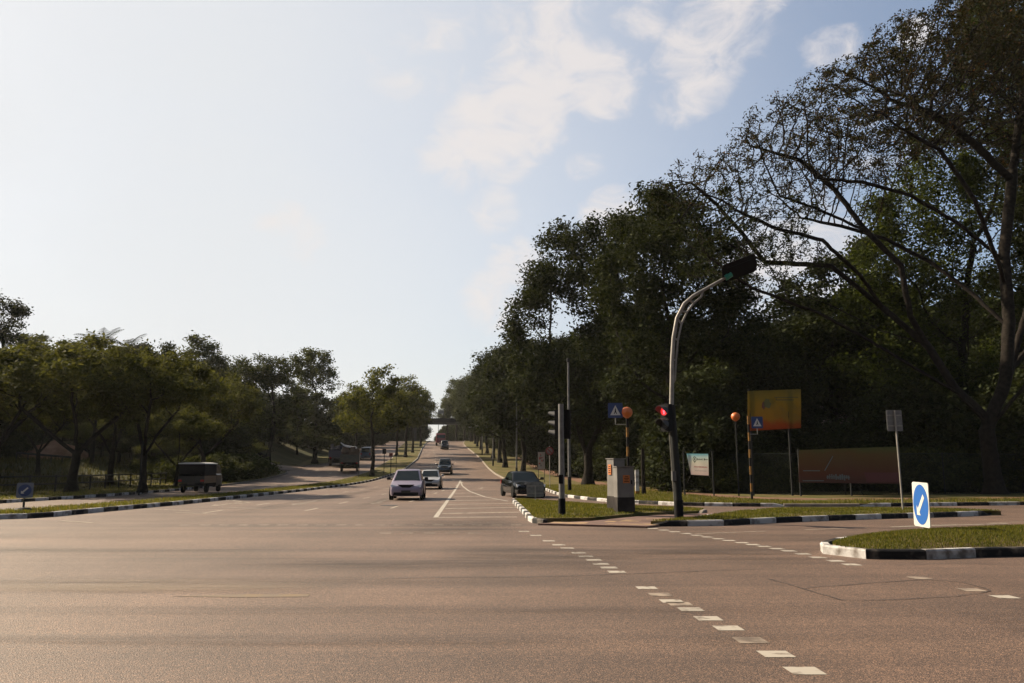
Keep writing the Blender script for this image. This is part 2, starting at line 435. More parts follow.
# --- grass island with the cabinets
isl1 = [g(529, 523), (2.4, 24.4), (3.6, 26.0), (4.6, 27.2), (6.6, 28.3), (7.2, 29.6), (6.9, 30.6), (5.6, 31.4), (3.6, 33.4), (2.0, 36.6), (.9, 38.6), g(511, 501.6), g(519, 510), g(525, 517)]
island(isl1, .15, .06, 0, 'island_turf', 500, (.03, .075), c=(2.6, 30.0), wid=.018)
kerb([(.9, 38.6), (.2, 39.0), g(511, 501.6), g(519, 510), g(525, 517), g(529, 522.5), (.9, 23.6)], 1, h=.15, w=.15, seg=1.0, first=1, fade=False)
kerb([(6.6, 28.3), (7.2, 29.6), (6.9, 30.6), (5.6, 31.4), (3.6, 33.4), (2.0, 36.6), (.9, 38.6)], 1, h=.14, w=.15, seg=1.0, paint_until=0)
# paved refuge between the two islands
pv = [(.75, 23.4), (3.7, 22.3), (4.3, 23.1), (5.2, 24.5), (7.5, 28.1), (7.3, 29.2), (6.6, 28.4), (4.6, 27.3), (3.6, 26.1), (2.4, 24.5)]
b = MB(); b.loft([[Vector((x, y, z)) for x, y in pv] for z in (-.02, .05)]); tag(b.build('pavement', paving), kind='structure')
def mark(name, polys, mat, z=.004):
    b = MB()
    for p in polys:
        b.add([(x, y, H(y) + z) for x, y in p], [tuple(range(len(p)))])
    return tag(b.build(name, mat), kind='structure')
mark('pavement_marking', [[(1.0, 23.55), (2.05, 23.15), (2.25, 23.75), (1.25, 24.05)],
                          [(2.6, 22.95), (4.0, 22.75), (4.2, 23.15), (2.75, 23.3)], [(3.1, 24.2), (3.75, 24.1), (3.95, 24.8), (3.5, 25.0), (3.3, 24.6)], [(4.15, 25.2), (4.75, 25.2), (4.8, 25.5), (4.2, 25.5)], [(2.7, 24.0), (3.0, 23.9), (3.2, 24.5), (2.9, 24.6)]], yellow_line, .054)

# --- right verge
XR = smooth_tab([(34, 10.8), (36.5, 6.0), (38.6, 4.6), (45, 2.9), (58, 2.4), (75, .9), (90, -1.1), (112, -3.4), (140, -5.7), (176, -9.5), (205, -12.4), (243, -14.4), (330, -19)], 1.0)
xr = lambda y: interp(XR, y)
strip('verge_turf', lambda y: xr(y) + .12, lambda y: min(75, 14.5 + (y - 34) / .19), 34.1, 330, .125, turf, extra=[34 + .5 * i for i in range(60)])
kerb([(11.6, 34.0), (10.9, 34.05), (9.4, 34.35), (7.2, 35.0)] + [(xr(y), y) for y in (36.5, 37.5, 38.6, 41, 45, 51, 58, 66, 75, 83, 90, 100, 112, 126, 140, 158, 176, 190, 205, 224, 243, 270, 325)], -1, h=.15, seg=1.15, first=0, paint_until=66)
kerb([(14.4, 34.05), (16.5, 34.3), (23.5, 35.8), (40, 39), (70, 45)], 1, h=.15, seg=1.6, first=0)
kerb([(11.4, 34.02), (14.6, 34.06)], 1, h=.135, w=.14, seg=1.1, paint_until=0, fade=False)
# footpath of bare red earth in front of the fence
PT = round_poly([(70, 50.5), (40, 43.5), (24, 39.8), (15.5, 38.6), (12.2, 39.8), (10.6, 44), (9.7, 52), (8.5, 64), (6.5, 88), (3.6, 112), (1.6, 140)], 3)
b = MB(); vs = []
for i, p in enumerate(PT):
    d = (Vector(PT[min(i + 1, len(PT) - 1)]) - Vector(PT[max(i - 1, 0)])).normalized(); nrm = Vector((-d.y, d.x)); wv = .95 + .18 * math.sin(i * 1.7)
    for s in (-1, 1):
        q = Vector(p) + nrm * wv * s; vs.append((q.x, q.y, H(q.y) + .135))
b.add(vs, [(2 * i, 2 * i + 1, 2 * i + 3, 2 * i + 2) for i in range(len(PT) - 1)])
tag(b.build('footpath', path_mat), kind='structure')
# blades along the verge kerb
n = 26000
yy = 34.2 + 34 * rng.uniform(0, 1, n) ** 1.3; xx = np.array([xr(y) for y in yy]) + .15 + rng.uniform(0, 1, n) ** 1.2 * 7.0
k = xx < 14.5 + (yy - 34) / .22
grass_blades(np.column_stack([xx, yy, np.array([H(y) for y in yy]) + .12])[k], .05, .12, .022, 'grass', seed=11)
n = 9000
xx = rng.uniform(14.6, 40, n); yy = 34.2 + (xx - 14.5) * .22 + rng.uniform(0, 3.6, n)
grass_blades(np.column_stack([xx, yy, 0 * xx + .12]), .05, .13, .022, 'grass', seed=12)

# --- median
XMR = [(-16.5, 25.85), (-15.75, 26.3), (-15.4, 27.2), (-15.2, 31), (-14.7, 36), (-14.5, 44), (-14.5, 80), (-14.5, 111), (-15.9, 136), (-19.9, 178), (-23, 215), (-25.2, 250), (-29, 320)]
XML = [(-17.5, 25.9), (-18.0, 26.8), (-17.8, 30), (-17.2, 36), (-16.9, 50), (-17.6, 67), (-18.4, 103), (-20.4, 136), (-25.4, 178), (-29, 215), (-32, 250), (-37, 320)]
def xmr(y): return interp([(p[1], p[0]) for p in XMR], y)
def xml(y): return interp([(p[1], p[0]) for p in XML], y)
strip('median_turf', lambda y: xml(y) + .12, lambda y: xmr(y) - .12, 25.95, 320, .145, turf, extra=[26 + .3 * i for i in range(40)])
kerb([(-17.5, 25.9), (-17.0, 25.75)] + XMR, 1, h=.16, seg=1.0, first=1, fade=False)
kerb(XML, -1, h=.15, seg=1.0, paint_until=0, fade=False)
n = 14000
yy = 26.3 + 75 * rng.uniform(0, 1, n) ** 1.4; a_ = np.array([xml(y) for y in yy]) + .2; c_ = np.array([xmr(y) for y in yy]) - .2
grass_blades(np.column_stack([a_ + (c_ - a_) * rng.uniform(0, 1, n), yy, np.array([H(y) for y in yy]) + .14]), .05, .13, .025, 'grass', seed=13)

# --- left verge in two lengths, a side road between them
XL1 = [(-32, 24.0), (-26.5, 26.2), (-24.6, 29.5), (-23.7, 37), (-23.0, 46), (-23.8, 57), (-26.2, 80), (-28.0, 100), (-29.2, 104.5), (-31.5, 106.5), (-36, 107.5)]
def xl1(y): return interp([(p[1], p[0]) for p in XL1[1:9]], y)
strip('verge_turf', lambda y: -46, lambda y: xl1(y) - .12, 26.4, 105, .125, turf)
kerb(XL1, -1, h=.15, seg=1.0, first=0, paint_until=70)
XL2 = [(-44, 112.5), (-36, 113.2), (-31.5, 115.5), (-29, 119), (-28.2, 123), (-30, 145), (-34, 178), (-38, 215), (-42, 250), (-47, 320)]
def xl2(y): return interp([(p[1], p[0]) for p in XL2[2:]], y)
strip('verge_turf', lambda y: xl2(y) - 14, lambda y: xl2(y) - .12, 115.6, 320, .125, turf)
kerb(XL2, -1, h=.15, seg=1.0, paint_until=0)
b = MB(); ys = [106.5, 108, 110, 112, 113.6]
vs = []
for y in ys:
    for x in (-29, -33, -37, -41, -46, -60): vs.append((x, y, max(H(y) + .004, ground_z(x, y) + .03)))
b.add(vs, [(i * 6 + j, i * 6 + j + 1, (i + 1) * 6 + j + 1, (i + 1) * 6 + j) for i in range(4) for j in range(5)])
tag(b.build('side_road', asphalt), kind='structure')
n = 12000
yy = 30 + 60 * rng.uniform(0, 1, n) ** 1.2; xx = np.array([xl1(y) for y in yy]) - .2 - rng.uniform(0, 1, n) ** 1.3 * 6
grass_blades(np.column_stack([xx, yy, np.array([max(H(y) + .12, ground_z(x, y) - .06) for x, y in zip(xx, yy)])]), .06, .16, .026, 'grass', seed=14)
n = 16000
yy = 44 + 46 * rng.uniform(0, 1, n); xx = -29.5 - (yy - 44) * .06 - rng.uniform(0, 1, n) * 34
grass_leaf = leaf_material('weed_blade', (.020, .025, .008), (.062, .060, .018), .3, (1.3, 1.2, .5), bits=(.085, .062, .028))
grass_blades(np.column_stack([xx, yy, np.array([ground_z(x, y) - .08 for x, y in zip(xx, yy)])]), .15, .55, .07, 'weeds', seed=15)

# ------------------------------------------------------------------ road markings
def dash(c, wx, wy, sk=0.0): return [(c[0] - wx / 2, c[1] - wy / 2), (c[0] + wx / 2, c[1] - wy / 2), (c[0] + wx / 2 + sk, c[1] + wy / 2), (c[0] - wx / 2 + sk, c[1] + wy / 2)]
A = [(524, 531.5), (536, 535.5), (549, 541), (559, 545), (567.5, 548.3), (579, 553), (586, 556.5), (594, 560), (601, 564), (609, 567.7), (617, 572), (647, 588), (672, 601.3), (691, 609.5), (708.5, 618.6), (728.7, 628.3), (776.4, 654.3), (805, 671)]
AF = [(660.5, 594.7), (680, 604), (751, 640.5)]
Cc = [(653, 528.6), (664, 530.2), (675, 531.9), (686, 533.6), (697, 535.4), (708, 537.1), (719, 538.9), (729, 540.6), (742, 542.8), (753, 544.7), (764, 546.5), (777, 548.8), (789, 551), (803, 554), (818, 557.5), (836, 561), (852, 564.7), (1005, 597)]
CF = [(920, 578), (972, 590)]
mark('crossing_dashes', [dash(g(*p), .27, .25, -.01) for p in A + Cc], road_line)
mark('crossing_dashes', [dash(g(*p), .28, .27, -.01) for p in AF + CF], road_line_faint)
rows = [dash((x, 23.45), .30, .25) for x in np.arange(-9.4, .3, .56)] + [dash((x, 20.6), .30, .25) for x in np.arange(-3.2, -.4, .56)]
mark('crossing_dashes', rows, road_line_faint)
def seg_line(a, c, w, sub=1):
    a, c = Vector(a), Vector(c); d = (c - a).normalized(); nrm = Vector((-d.y, d.x)) * w / 2; o = []
    m = max(1, int((c - a).length / 4))
    for i in range(m):
        p, q = a + (c - a) * i / m, a + (c - a) * (i + 1) / m
        o.append([tuple(p - nrm), tuple(p + nrm), tuple(q + nrm), tuple(q - nrm)])
    return o
apex = (-5.5, 86); lowl = tuple(g(435.5, 517.6)); rgt = [(-4.3, 70), tuple(g(469, 491)), tuple(g(485, 497)), tuple(g(508, 501.2))]
lines = seg_line(apex, lowl, .16)
for p, q in zip([apex] + rgt, rgt): lines += seg_line(p, q, .13)
mark('chevron_outline', lines, road_line)
st = [seg_line(g(437, 517.4), g(517, 517.0), .3)[0]]
lt = lambda y: lowl[0] + (apex[0] - lowl[0]) * (y - lowl[1]) / (apex[1] - lowl[1])
for y, xe in ((29.0, .5), (32.4, .35), (36.0, .1), (40.0, -.75), (45, -1.75), (51, -2.5)):
    st.append(seg_line((lt(y) + .15, y - .2), (xe, y + .5), .3)[0] if False else [(lt(y) + .12, y), (xe, y + .9), (xe, y + 1.25), (lt(y) + .12, y + .4)])
mark('chevron_stripes', st, road_line_light)
ln = []
for x, ph in ((-11.2, 0), (-7.9, 1.5), (-4.9, 3.2)):
    y = 29.5 + ph
    while y < 200:
        if not (x > -6 and y > 84): ln += seg_line((x + bend(y), y), (x + bend(y + 2), y + 2), .13)
        y += 6.0 if y < 60 else 8
for x in (-19.6, -22.6):
    y = 30
    while y < 190: ln += seg_line((x - (y - 30) * .045 + bend(y), y), (x - (y - 28) * .045 + bend(y + 2), y + 2), .13); y += 7
ln += seg_line((-14.15, 40), (-14.15, 110), .1)
mark('lane_dashes', ln, road_line_light)
def arrow(x, y, s=1.0, turn=0):
    o = [[(x - .09, y), (x + .09, y), (x + .09, y + 2.6 * s), (x - .09, y + 2.6 * s)], [(x - .35, y + .1), (x, y - 1.3), (x + .35, y + .1)]]
    if turn: o.append([(x, y + 1.3), (x + turn * .8, y + .6), (x + turn * .8, y + .9), (x, y + 1.7)])
    return o
ar = []
for x in (-12.8, -9.6, -6.3): ar += arrow(x, 36 + (x + 12) * .3, 1.3, 1 if x < -12 else 0) + arrow(x, 62, 1.4)
for x, y in ((-9.2, 84), (-6.2, 84), (-11.5, 120), (-8.6, 135), (-2.4, 62), (-10.5, 98), (-12.6, 150)): ar += arrow(x + bend(y), y, 1.5)
mark('lane_arrows', ar, road_line_faint, .008)
# lines on the crossing road to the right
ln = []
for t in range(7):
    x0 = 4.6 + t * 3.2; ln += seg_line((x0, 20.4 + (x0 - 4.6) * .40), (x0 + 2.0, 20.4 + (x0 - 2.6) * .40), .13)
mark('lane_dashes', ln, road_line_faint)
ln = seg_line((15.8, 24.4), (24, 27.6), .13) + seg_line((10.5, 22.6), (14.6, 24.0), .12)
mark('lane_line', ln, road_line, .008)
# left-hand faint markings at the mouth of the main road
ln = []
for (p, q) in (((176, 512.5), (218, 514.5)), ((150, 509), (190, 511)), ((228, 507.5), (262, 509)), ((232, 500.5), (250, 503)), ((60, 521), (95, 523))): ln += seg_line(g(*p), g(*q), .2)
mark('lane_line', ln, road_line_faint, .008)
# hot yellow-tan drag mark in the junction, and sealed saw cuts in the surface
mark('road_stain', [[g(170, 596.5), g(240, 594.6), g(310, 594.3), g(308, 597.0), g(240, 597.6)]], material('tan_drag_mark', (.135, .088, .042), .85, noise=4, color2=(.105, .076, .052), detail=8))
tar = material('tar_seal', (.035, .03, .028), .6)
def crack(pts, w):
    ps = resample([g(*p) for p in pts], .28); o = []; r = random.Random(len(pts))
    ps = [p + Vector((r.uniform(-.02, .02), r.uniform(-.03, .03))) for p in ps]
    for p, q in zip(ps, ps[1:]): o += seg_line(p, q, w * r.uniform(.6, 1.3))
    return o
cr = crack([(768, 579), (803, 589), (842, 601), (900, 600), (950, 597), (995, 591), (960, 582), (932, 579.5), (870, 583), (803, 588.5)], .02) + crack([(890, 566), (960, 563), (1020, 566)], .018)
cr += crack([(380, 579), (460, 577.5), (540, 577), (690, 572), (760, 569)], .025)
mark('tar_seams', cr, tar, .008)
# dirt, oil and tyre smears, soft edged
def stain_mat(name, col, dens, scale):
    m = bpy.data.materials.new(name); m.use_nodes = True; t = m.node_tree; bs = t.nodes['Principled BSDF']; bs.inputs['Base Color'].default_value = (*col, 1); bs.inputs['Roughness'].default_value = .7
    nn, lk = t.nodes, t.links
    tc_ = nn.new('ShaderNodeTexCoord'); sx = nn.new('ShaderNodeSeparateXYZ'); lk.new(tc_.outputs['Generated'], sx.inputs[0])
    def mth(op, a, b_=None):
        n_ = nn.new('ShaderNodeMath'); n_.operation = op
        for i, q in enumerate((a, b_)):
            if q is None: continue
            if isinstance(q, (int, float)): n_.inputs[i].default_value = q
            else: lk.new(q, n_.inputs[i])
        return n_.outputs[0]
    def bump_(c_): return mth('MULTIPLY', mth('MULTIPLY', c_, mth('SUBTRACT', 1.0, c_)), 4.0)
    f = mth('MULTIPLY', bump_(sx.outputs['X']), bump_(sx.outputs['Y']))
    mpn = nn.new('ShaderNodeMapping'); mpn.inputs['Scale'].default_value = scale; lk.new(tc_.outputs['Object'], mpn.inputs[0])
    nz_ = nn.new('ShaderNodeTexNoise'); nz_.inputs['Scale'].default_value = 1.0; nz_.inputs['Detail'].default_value = 6; nz_.inputs['Roughness'].default_value = .65; lk.new(mpn.outputs[0], nz_.inputs[0])
    r_ = nn.new('ShaderNodeMapRange'); r_.inputs[1].default_value = .36; r_.inputs[2].default_value = .68; lk.new(nz_.outputs[0], r_.inputs[0])
    a_ = mth('MULTIPLY', mth('MULTIPLY', f, r_.outputs[0]), dens); lk.new(a_, bs.inputs['Alpha']); return m
oil = stain_mat('oil_smear', (.03, .022, .018), .55, (.25, 1.6, 1)); tyre = stain_mat('tyre_smear', (.045, .033, .026), .34, (.35, 4, 1)); pale_dirt = stain_mat('pale_dust', (.21, .155, .10), .5, (.2, 1.2, 1))
def stain(x0, y0, x1, y1, m, z=.012):
    b = MB(); b.add([(x0, y0, z), (x1, y0, z), (x1, y1, z), (x0, y1, z)], [(0, 1, 2, 3)]); tag(b.build('road_stain', m), kind='structure')
for i, (x0, y0, x1, y1, m) in enumerate([(-5.2, 13.2, 2.6, 15.4, oil), (-1.5, 14.6, 4.2, 17.4, oil), (2.4, 14.4, 6.2, 17.2, oil), (-9, 9.3, 5.5, 10.0, tyre), (-14, 11.6, 3, 12.5, tyre), (-20, 15.8, -2, 17.0, tyre), (-3.6, 19.6, .4, 26.5, oil), (-9.5, 7.7, 4, 8.3, tyre), (-8, 10.8, -2.2, 12.2, pale_dirt), (4.5, 8.2, 9, 9.6, oil), (-26, 18.5, -8, 20.5, tyre), (-10.5, 27, -9.3, 70, stain_mat('lane_oil', (.025, .02, .017), .5, (2.5, .12, 1))), (-7.0, 27, -5.6, 70, stain_mat('lane_oil', (.025, .02, .017), .45, (2.5, .12, 1))), (3.5, 18.0, 14, 20.5, tyre)]):
    stain(x0, y0, x1, y1, m, .011 + .0015 * i)
# manhole cover
b = MB(); mc = g(389, 505.5)
b.lathe((mc[0], mc[1], 0), [(.0, .004), (.38, .004), (.38, .012), (.33, .014), (.30, .010), (0.001, .012)], 20); tag(b.build('manhole_cover', material('cast_iron', (.03, .03, .03), .6)), 'dark round iron manhole cover in the road before the pink car', 'manhole cover')


# ------------------------------------------------------------------ trees
bark = material('bark', (.007, .0058, .0048), .95, noise=5, color2=(.018, .0145, .0115), bump=(14, .8, .03), spec=.1)
bark_pale = material('pale_bark', (.085, .07, .055), .95, noise=3, color2=(.04, .032, .026), bump=(12, .8, .03), spec=.1)
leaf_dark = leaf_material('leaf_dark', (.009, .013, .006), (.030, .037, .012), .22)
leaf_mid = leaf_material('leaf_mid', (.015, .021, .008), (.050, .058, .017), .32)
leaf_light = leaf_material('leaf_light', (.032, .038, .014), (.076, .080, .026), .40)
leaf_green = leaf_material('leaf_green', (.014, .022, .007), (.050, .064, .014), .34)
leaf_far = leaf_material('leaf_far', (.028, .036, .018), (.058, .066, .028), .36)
leaf_dry = leaf_material('leaf_dry', (.014, .012, .007), (.034, .029, .012), .22, bits=(.075, .034, .015))
leaf_palm = leaf_material('leaf_palm', (.012, .015, .007), (.026, .028, .011), .15)
leaf_airy = leaf_material('leaf_airy', (.030, .038, .011), (.085, .090, .022), .42)

def colonize(att, nodes, par, step, dinf, dkill, maxit=220, rs=None, trop=.06):
    P = [np.array(p, float) for p in nodes]; par = list(par)
    A = np.array(att, float); alive = np.ones(len(A), bool)
    arr = np.array(P); D = np.linalg.norm(A[:, None] - arr[None], axis=2); near = D.argmin(1); nd = D.min(1)
    kids = {}
    for it in range(maxit):
        act = alive & (nd < dinf if it > 12 else nd < 1e9)
        if not act.any(): break
        idx = np.nonzero(act)[0]; vec = A[idx] - np.array(P)[near[idx]]; vec /= np.linalg.norm(vec, axis=1)[:, None] + 1e-9
        uniq, inv = np.unique(near[idx], return_inverse=True); acc = np.zeros((len(uniq), 3)); np.add.at(acc, inv, vec)
        new = []
        for u, d in zip(uniq, acc):
            if kids.get(u, 0) >= 4: continue
            d = d / (np.linalg.norm(d) + 1e-9) + rs.normal(0, .16, 3) + np.array([0, 0, trop]); d /= np.linalg.norm(d)
            new.append(P[u] + d * step); par.append(int(u)); kids[u] = kids.get(u, 0) + 1
        if not new: break
        base = len(P); P += new; nn = np.array(new)
        DD = np.linalg.norm(A[:, None] - nn[None], axis=2); k = DD.argmin(1); dm = DD.min(1)
        upd = dm < nd; near[upd] = k[upd] + base; nd[upd] = dm[upd]; alive &= nd > dkill
    return np.array(P), par

def tree_mesh(P, par, r_base, r_tip, seg=6, flare=1.0):
    n = len(P); ch = [[] for _ in range(n)]
    for i, p in enumerate(par):
        if p >= 0: ch[p].append(i)
    cnt = np.zeros(n)
    for i in range(n - 1, -1, -1):
        cnt[i] = max(1.0, sum(cnt[c] for c in ch[i]))
    e = math.log(max(r_base / r_tip, 1.5)) / math.log(max(cnt[0], 2))
    rad = r_tip * cnt ** e
    b = MB()
    stack = [(0, None)]
    while stack:
        s, prev = stack.pop(); chain = ([prev] if prev is not None else []) + [s]; cur = s
        while ch[cur]:
            k = max(ch[cur], key=lambda c: cnt[c])
            for c in ch[cur]:
                if c != k: stack.append((c, cur))
            chain.append(k); cur = k
        if len(chain) < 2: continue
        rr = [rad[c] for c in chain]
        if prev is not None: rr[0] = min(rad[prev], rr[1] * 1.25)
        if prev is None:
            z0 = P[chain[0]][2]
            rr = [r * (1 + .9 * flare * math.exp(-max(0, P[c][2] - z0) / .45)) for r, c in zip(rr, chain)]
        b.tube([P[c] for c in chain], rr, seg=(10 if max(rr) > .12 else (5 if max(rr) > .04 else 3)), cap=False)
    return b, rad, cnt, ch

def leaf_mesh(name, centers, size, mat, seed, up=.4, aspect=.5, parent=None):
    r = np.random.default_rng(seed); n = len(centers)
    nrm = r.normal(0, 1, (n, 3)); nrm[:, 2] = np.abs(nrm[:, 2]) + up; nrm /= np.linalg.norm(nrm, axis=1)[:, None]
    u = np.cross(nrm, r.normal(0, 1, (n, 3))); u /= np.linalg.norm(u, axis=1)[:, None] + 1e-9; w = np.cross(nrm, u)
    s = size * r.uniform(.55, 1.35, n)[:, None] / 2
    v = np.stack([centers - u * s, centers - w * s * aspect + nrm * s * .12, centers + u * s, centers + w * s * aspect + nrm * s * .12], 1).reshape(-1, 3)
    me = bpy.data.meshes.new(name); me.vertices.add(4 * n); me.vertices.foreach_set('co', v.ravel().astype(np.float32))
    me.loops.add(4 * n); me.loops.foreach_set('vertex_index', np.arange(4 * n, dtype=np.int32)); me.polygons.add(n); me.polygons.foreach_set('loop_start', np.arange(0, 4 * n, 4, dtype=np.int32))
    me.update(calc_edges=True); me.materials.append(mat)
    o = bpy.data.objects.new(name, me); COL.objects.link(o); o.parent = parent
    return o

def sample_env(env, n, rs, flat=.35):
    vol = np.array([e[3] * e[4] * e[5] for e in env]); k = rs.choice(len(env), n, p=vol / vol.sum())
    d = rs.normal(0, 1, (n, 3)); d /= np.linalg.norm(d, axis=1)[:, None]; r = rs.uniform(0, 1, n) ** (1 / 3.6)
    E = np.array(env); p = d * r[:, None]; p[:, 2] = np.where(p[:, 2] < 0, p[:, 2] * flat, p[:, 2])
    return E[k, :3] + p * E[k, 3:6]

def make_tree(name, label, cat, loc, trunk, env, natt=500, step=.6, r_base=.3, r_tip=.014, nleaf=20000, lsize=.3, sigma=.45, leaf=None, brk=None, seed=1, group=None, limbs=(), dkill=None, flat=.35, clump=.0, aspect=.5, dinf=None, leaf_filter=None, trop=.06, second=None):
    """trunk: list of points up the stem; env: ellipsoids (cx,cy,cz,rx,ry,rz) relative to loc; limbs: seeded main limbs"""
    rs = np.random.default_rng(seed)
    root = empty(name, loc, 0, label, cat, group)
    nodes, par = [], []
    def addline(pts, p0):
        last = p0; prev = Vector(pts[0])
        if p0 < 0: nodes.append(tuple(prev)); par.append(-1); last = 0
        for a in pts[1:]:
            a = Vector(a); L = (a - prev).length; m = max(1, int(round(L / step)))
            for i in range(1, m + 1):
                q = prev.lerp(a, i / m); q = q + Vector(rs.normal(0, .04 * step, 3)); nodes.append(tuple(q)); par.append(last); last = len(nodes) - 1
            prev = a
        return last
    addline(trunk, -1)
    for l in limbs:
        d = [(Vector(n) - Vector(l[0])).length for n in nodes]; k = int(np.argmin(d)); addline([nodes[k]] + list(l[1:]), k)
    att = sample_env(env, natt, rs, flat)
    P, pr = colonize(att, nodes, par, step, dinf or step * 9, dkill or step * 1.5, rs=rs, trop=trop)
    b, rad, cnt, ch = tree_mesh(P, pr, r_base, r_tip)
    b.build('trunk', brk or bark, root, smooth=True, angle=60)
    tips = np.nonzero((cnt <= 4))[0]; tips = tips[tips > len(nodes) - 1]
    if len(tips) == 0: tips = np.arange(len(P))
    T = P[tips]
    wgt = np.ones(len(T)) if clump <= 0 else np.exp(rs.normal(0, clump, len(T)))
    if leaf_filter is not None: wgt = wgt * np.array([leaf_filter(p) for p in T])
    if second:
        w2 = np.array([second[1](p) for p in T]); k2 = rs.choice(len(T), int(nleaf * second[2]), p=wgt * w2 / (wgt * w2).sum())
        c2 = T[k2] + rs.normal(0, 1, (len(k2), 3)) * np.array([sigma, sigma, sigma * .7])
        leaf_mesh('crown', c2, lsize, second[0], seed + 500, aspect=aspect, parent=root)
        wgt = wgt * (1.02 - w2); nleaf = int(nleaf * (1 - second[2]))
    k = rs.choice(len(T), nleaf, p=wgt / wgt.sum())
    c = T[k] + rs.normal(0, 1, (nleaf, 3)) * np.array([sigma, sigma, sigma * .7])
    leaf_mesh('crown', c, lsize, leaf or leaf_mid, seed + 99, aspect=aspect, parent=root)
    return root

def base(px, D): 
    x = W(px, 480, D).x
    return Vector((x, D, max(H(D) + .10, ground_z(x, D) - .06) if abs(x - bend(D)) > 2 else H(D)))
def rel(px, py, D, b): return W(px, py, D) - b
def env_px(px, py, D, rx, ry, rz, b):
    c = rel(px, py, D, b); return (c.x, c.y, c.z, rx, ry, rz)

# --- the great spreading rain tree at the right
bt = base(994, 46); bt.z = .02
def V(px, py, D): return tuple(rel(px, py, D, bt))
big_trunk = [(0, 0, 0), (-.05, 0, 1.2), V(988, 440, 46), V(984, 415, 46)]
big_limbs = [
    [V(984, 425, 46), V(958, 393, 45.5), V(905, 362, 45), V(866, 338, 44.5), V(817, 312, 44), V(752, 288, 43.5), V(728, 272, 43)],
    [V(984, 415, 46), V(955, 388, 47), V(927, 345, 47.5), V(883, 308, 48), V(831, 266, 48), V(765, 262, 48.5), V(730, 244, 49)],
    [V(927, 345, 47.5), V(910, 316, 47), V(901, 266, 46.5), V(866, 231, 46), V(818, 209, 45), V(780, 196, 44)],
    [V(988, 430, 46), V(1006, 380, 46), V(1009, 320, 46.5), V(1004, 255, 47), V(1012, 180, 47.5), V(1020, 110, 48)],
    [V(1004, 262, 47), V(962, 226, 46), V(912, 196, 45), V(862, 182, 44), V(815, 178, 43.5)],
    [V(1009, 325, 46.5), V(968, 290, 48), V(930, 262, 49), V(888, 240, 50), V(842, 226, 50.5), V(800, 218, 51)],
    [V(1012, 180, 47.5), V(972, 142, 46.5), V(930, 112, 46), V(890, 100, 45.5)],
    [V(1006, 290, 47), V(975, 200, 44), V(940, 150, 43), V(900, 128, 42)],
    [V(927, 345, 47.5), V(880, 330, 49), V(830, 305, 50), V(780, 288, 51)],
    [V(883, 308, 48), V(860, 275, 46), V(822, 240, 44.5), V(775, 228, 43.5), V(735, 210, 43)],
    [V(765, 262, 48.5), V(738, 228, 48), V(712, 200, 47), V(690, 182, 46)],
    [V(988, 430, 46), V(1010, 370, 47), V(1030, 300, 48), V(1045, 220, 48), V(1040, 150, 48)],
    [V(988, 430, 46), V(1030, 380, 45), V(1085, 320, 44), V(1140, 270, 43)],
    [V(1010, 370, 47), V(1060, 310, 50), V(1110, 230, 52)],
    [V(866, 231, 46), V(835, 190, 46.5), V(800, 160, 47), V(765, 150, 47)],
]
def dense_right(p):                     # foliage thins out to the left of the crown, where twigs show
    x = p[0]
    return .14 + .9 * sstep((x + 11.0) / 9.0) + .65 * (1 if p[2] > 20.6 + (x + 8) * .40 else 0)
big_env = [env_px(722, 258, 43.5, 3.0, 4, 2.2, bt), env_px(775, 262, 44.5, 3, 3, 1.6, bt), env_px(690, 185, 45, 2.4, 3, 2.0, bt), env_px(700, 205, 44, 3.2, 4, 2.6, bt), env_px(742, 215, 47, 4.2, 6, 4.2, bt), env_px(790, 165, 46, 4.5, 7, 4.2, bt), env_px(845, 135, 47, 4.5, 7.5, 4.6, bt), env_px(905, 105, 46, 4.5, 8, 5.0, bt),
           env_px(960, 80, 46, 4.5, 8, 5.4, bt), env_px(1020, 70, 47, 5, 8, 6, bt), env_px(1090, 110, 47, 6, 8, 6, bt), env_px(1150, 200, 46, 5, 7, 5, bt)]
make_tree('rain_tree', 'great rain tree with bare spreading limbs and thinning brown foliage, tallest tree by the fence', 'tree', bt, big_trunk, big_env, natt=9500, step=.42, r_base=.43, r_tip=.020, nleaf=150000, lsize=.18, sigma=.17, leaf=leaf_dark, brk=bark, seed=21, limbs=big_limbs, dkill=.50, flat=.75, clump=.6, leaf_filter=dense_right, dinf=6, trop=.0, second=(leaf_dry, lambda p: 1.0 if p[2] > 17 else .25, .5))

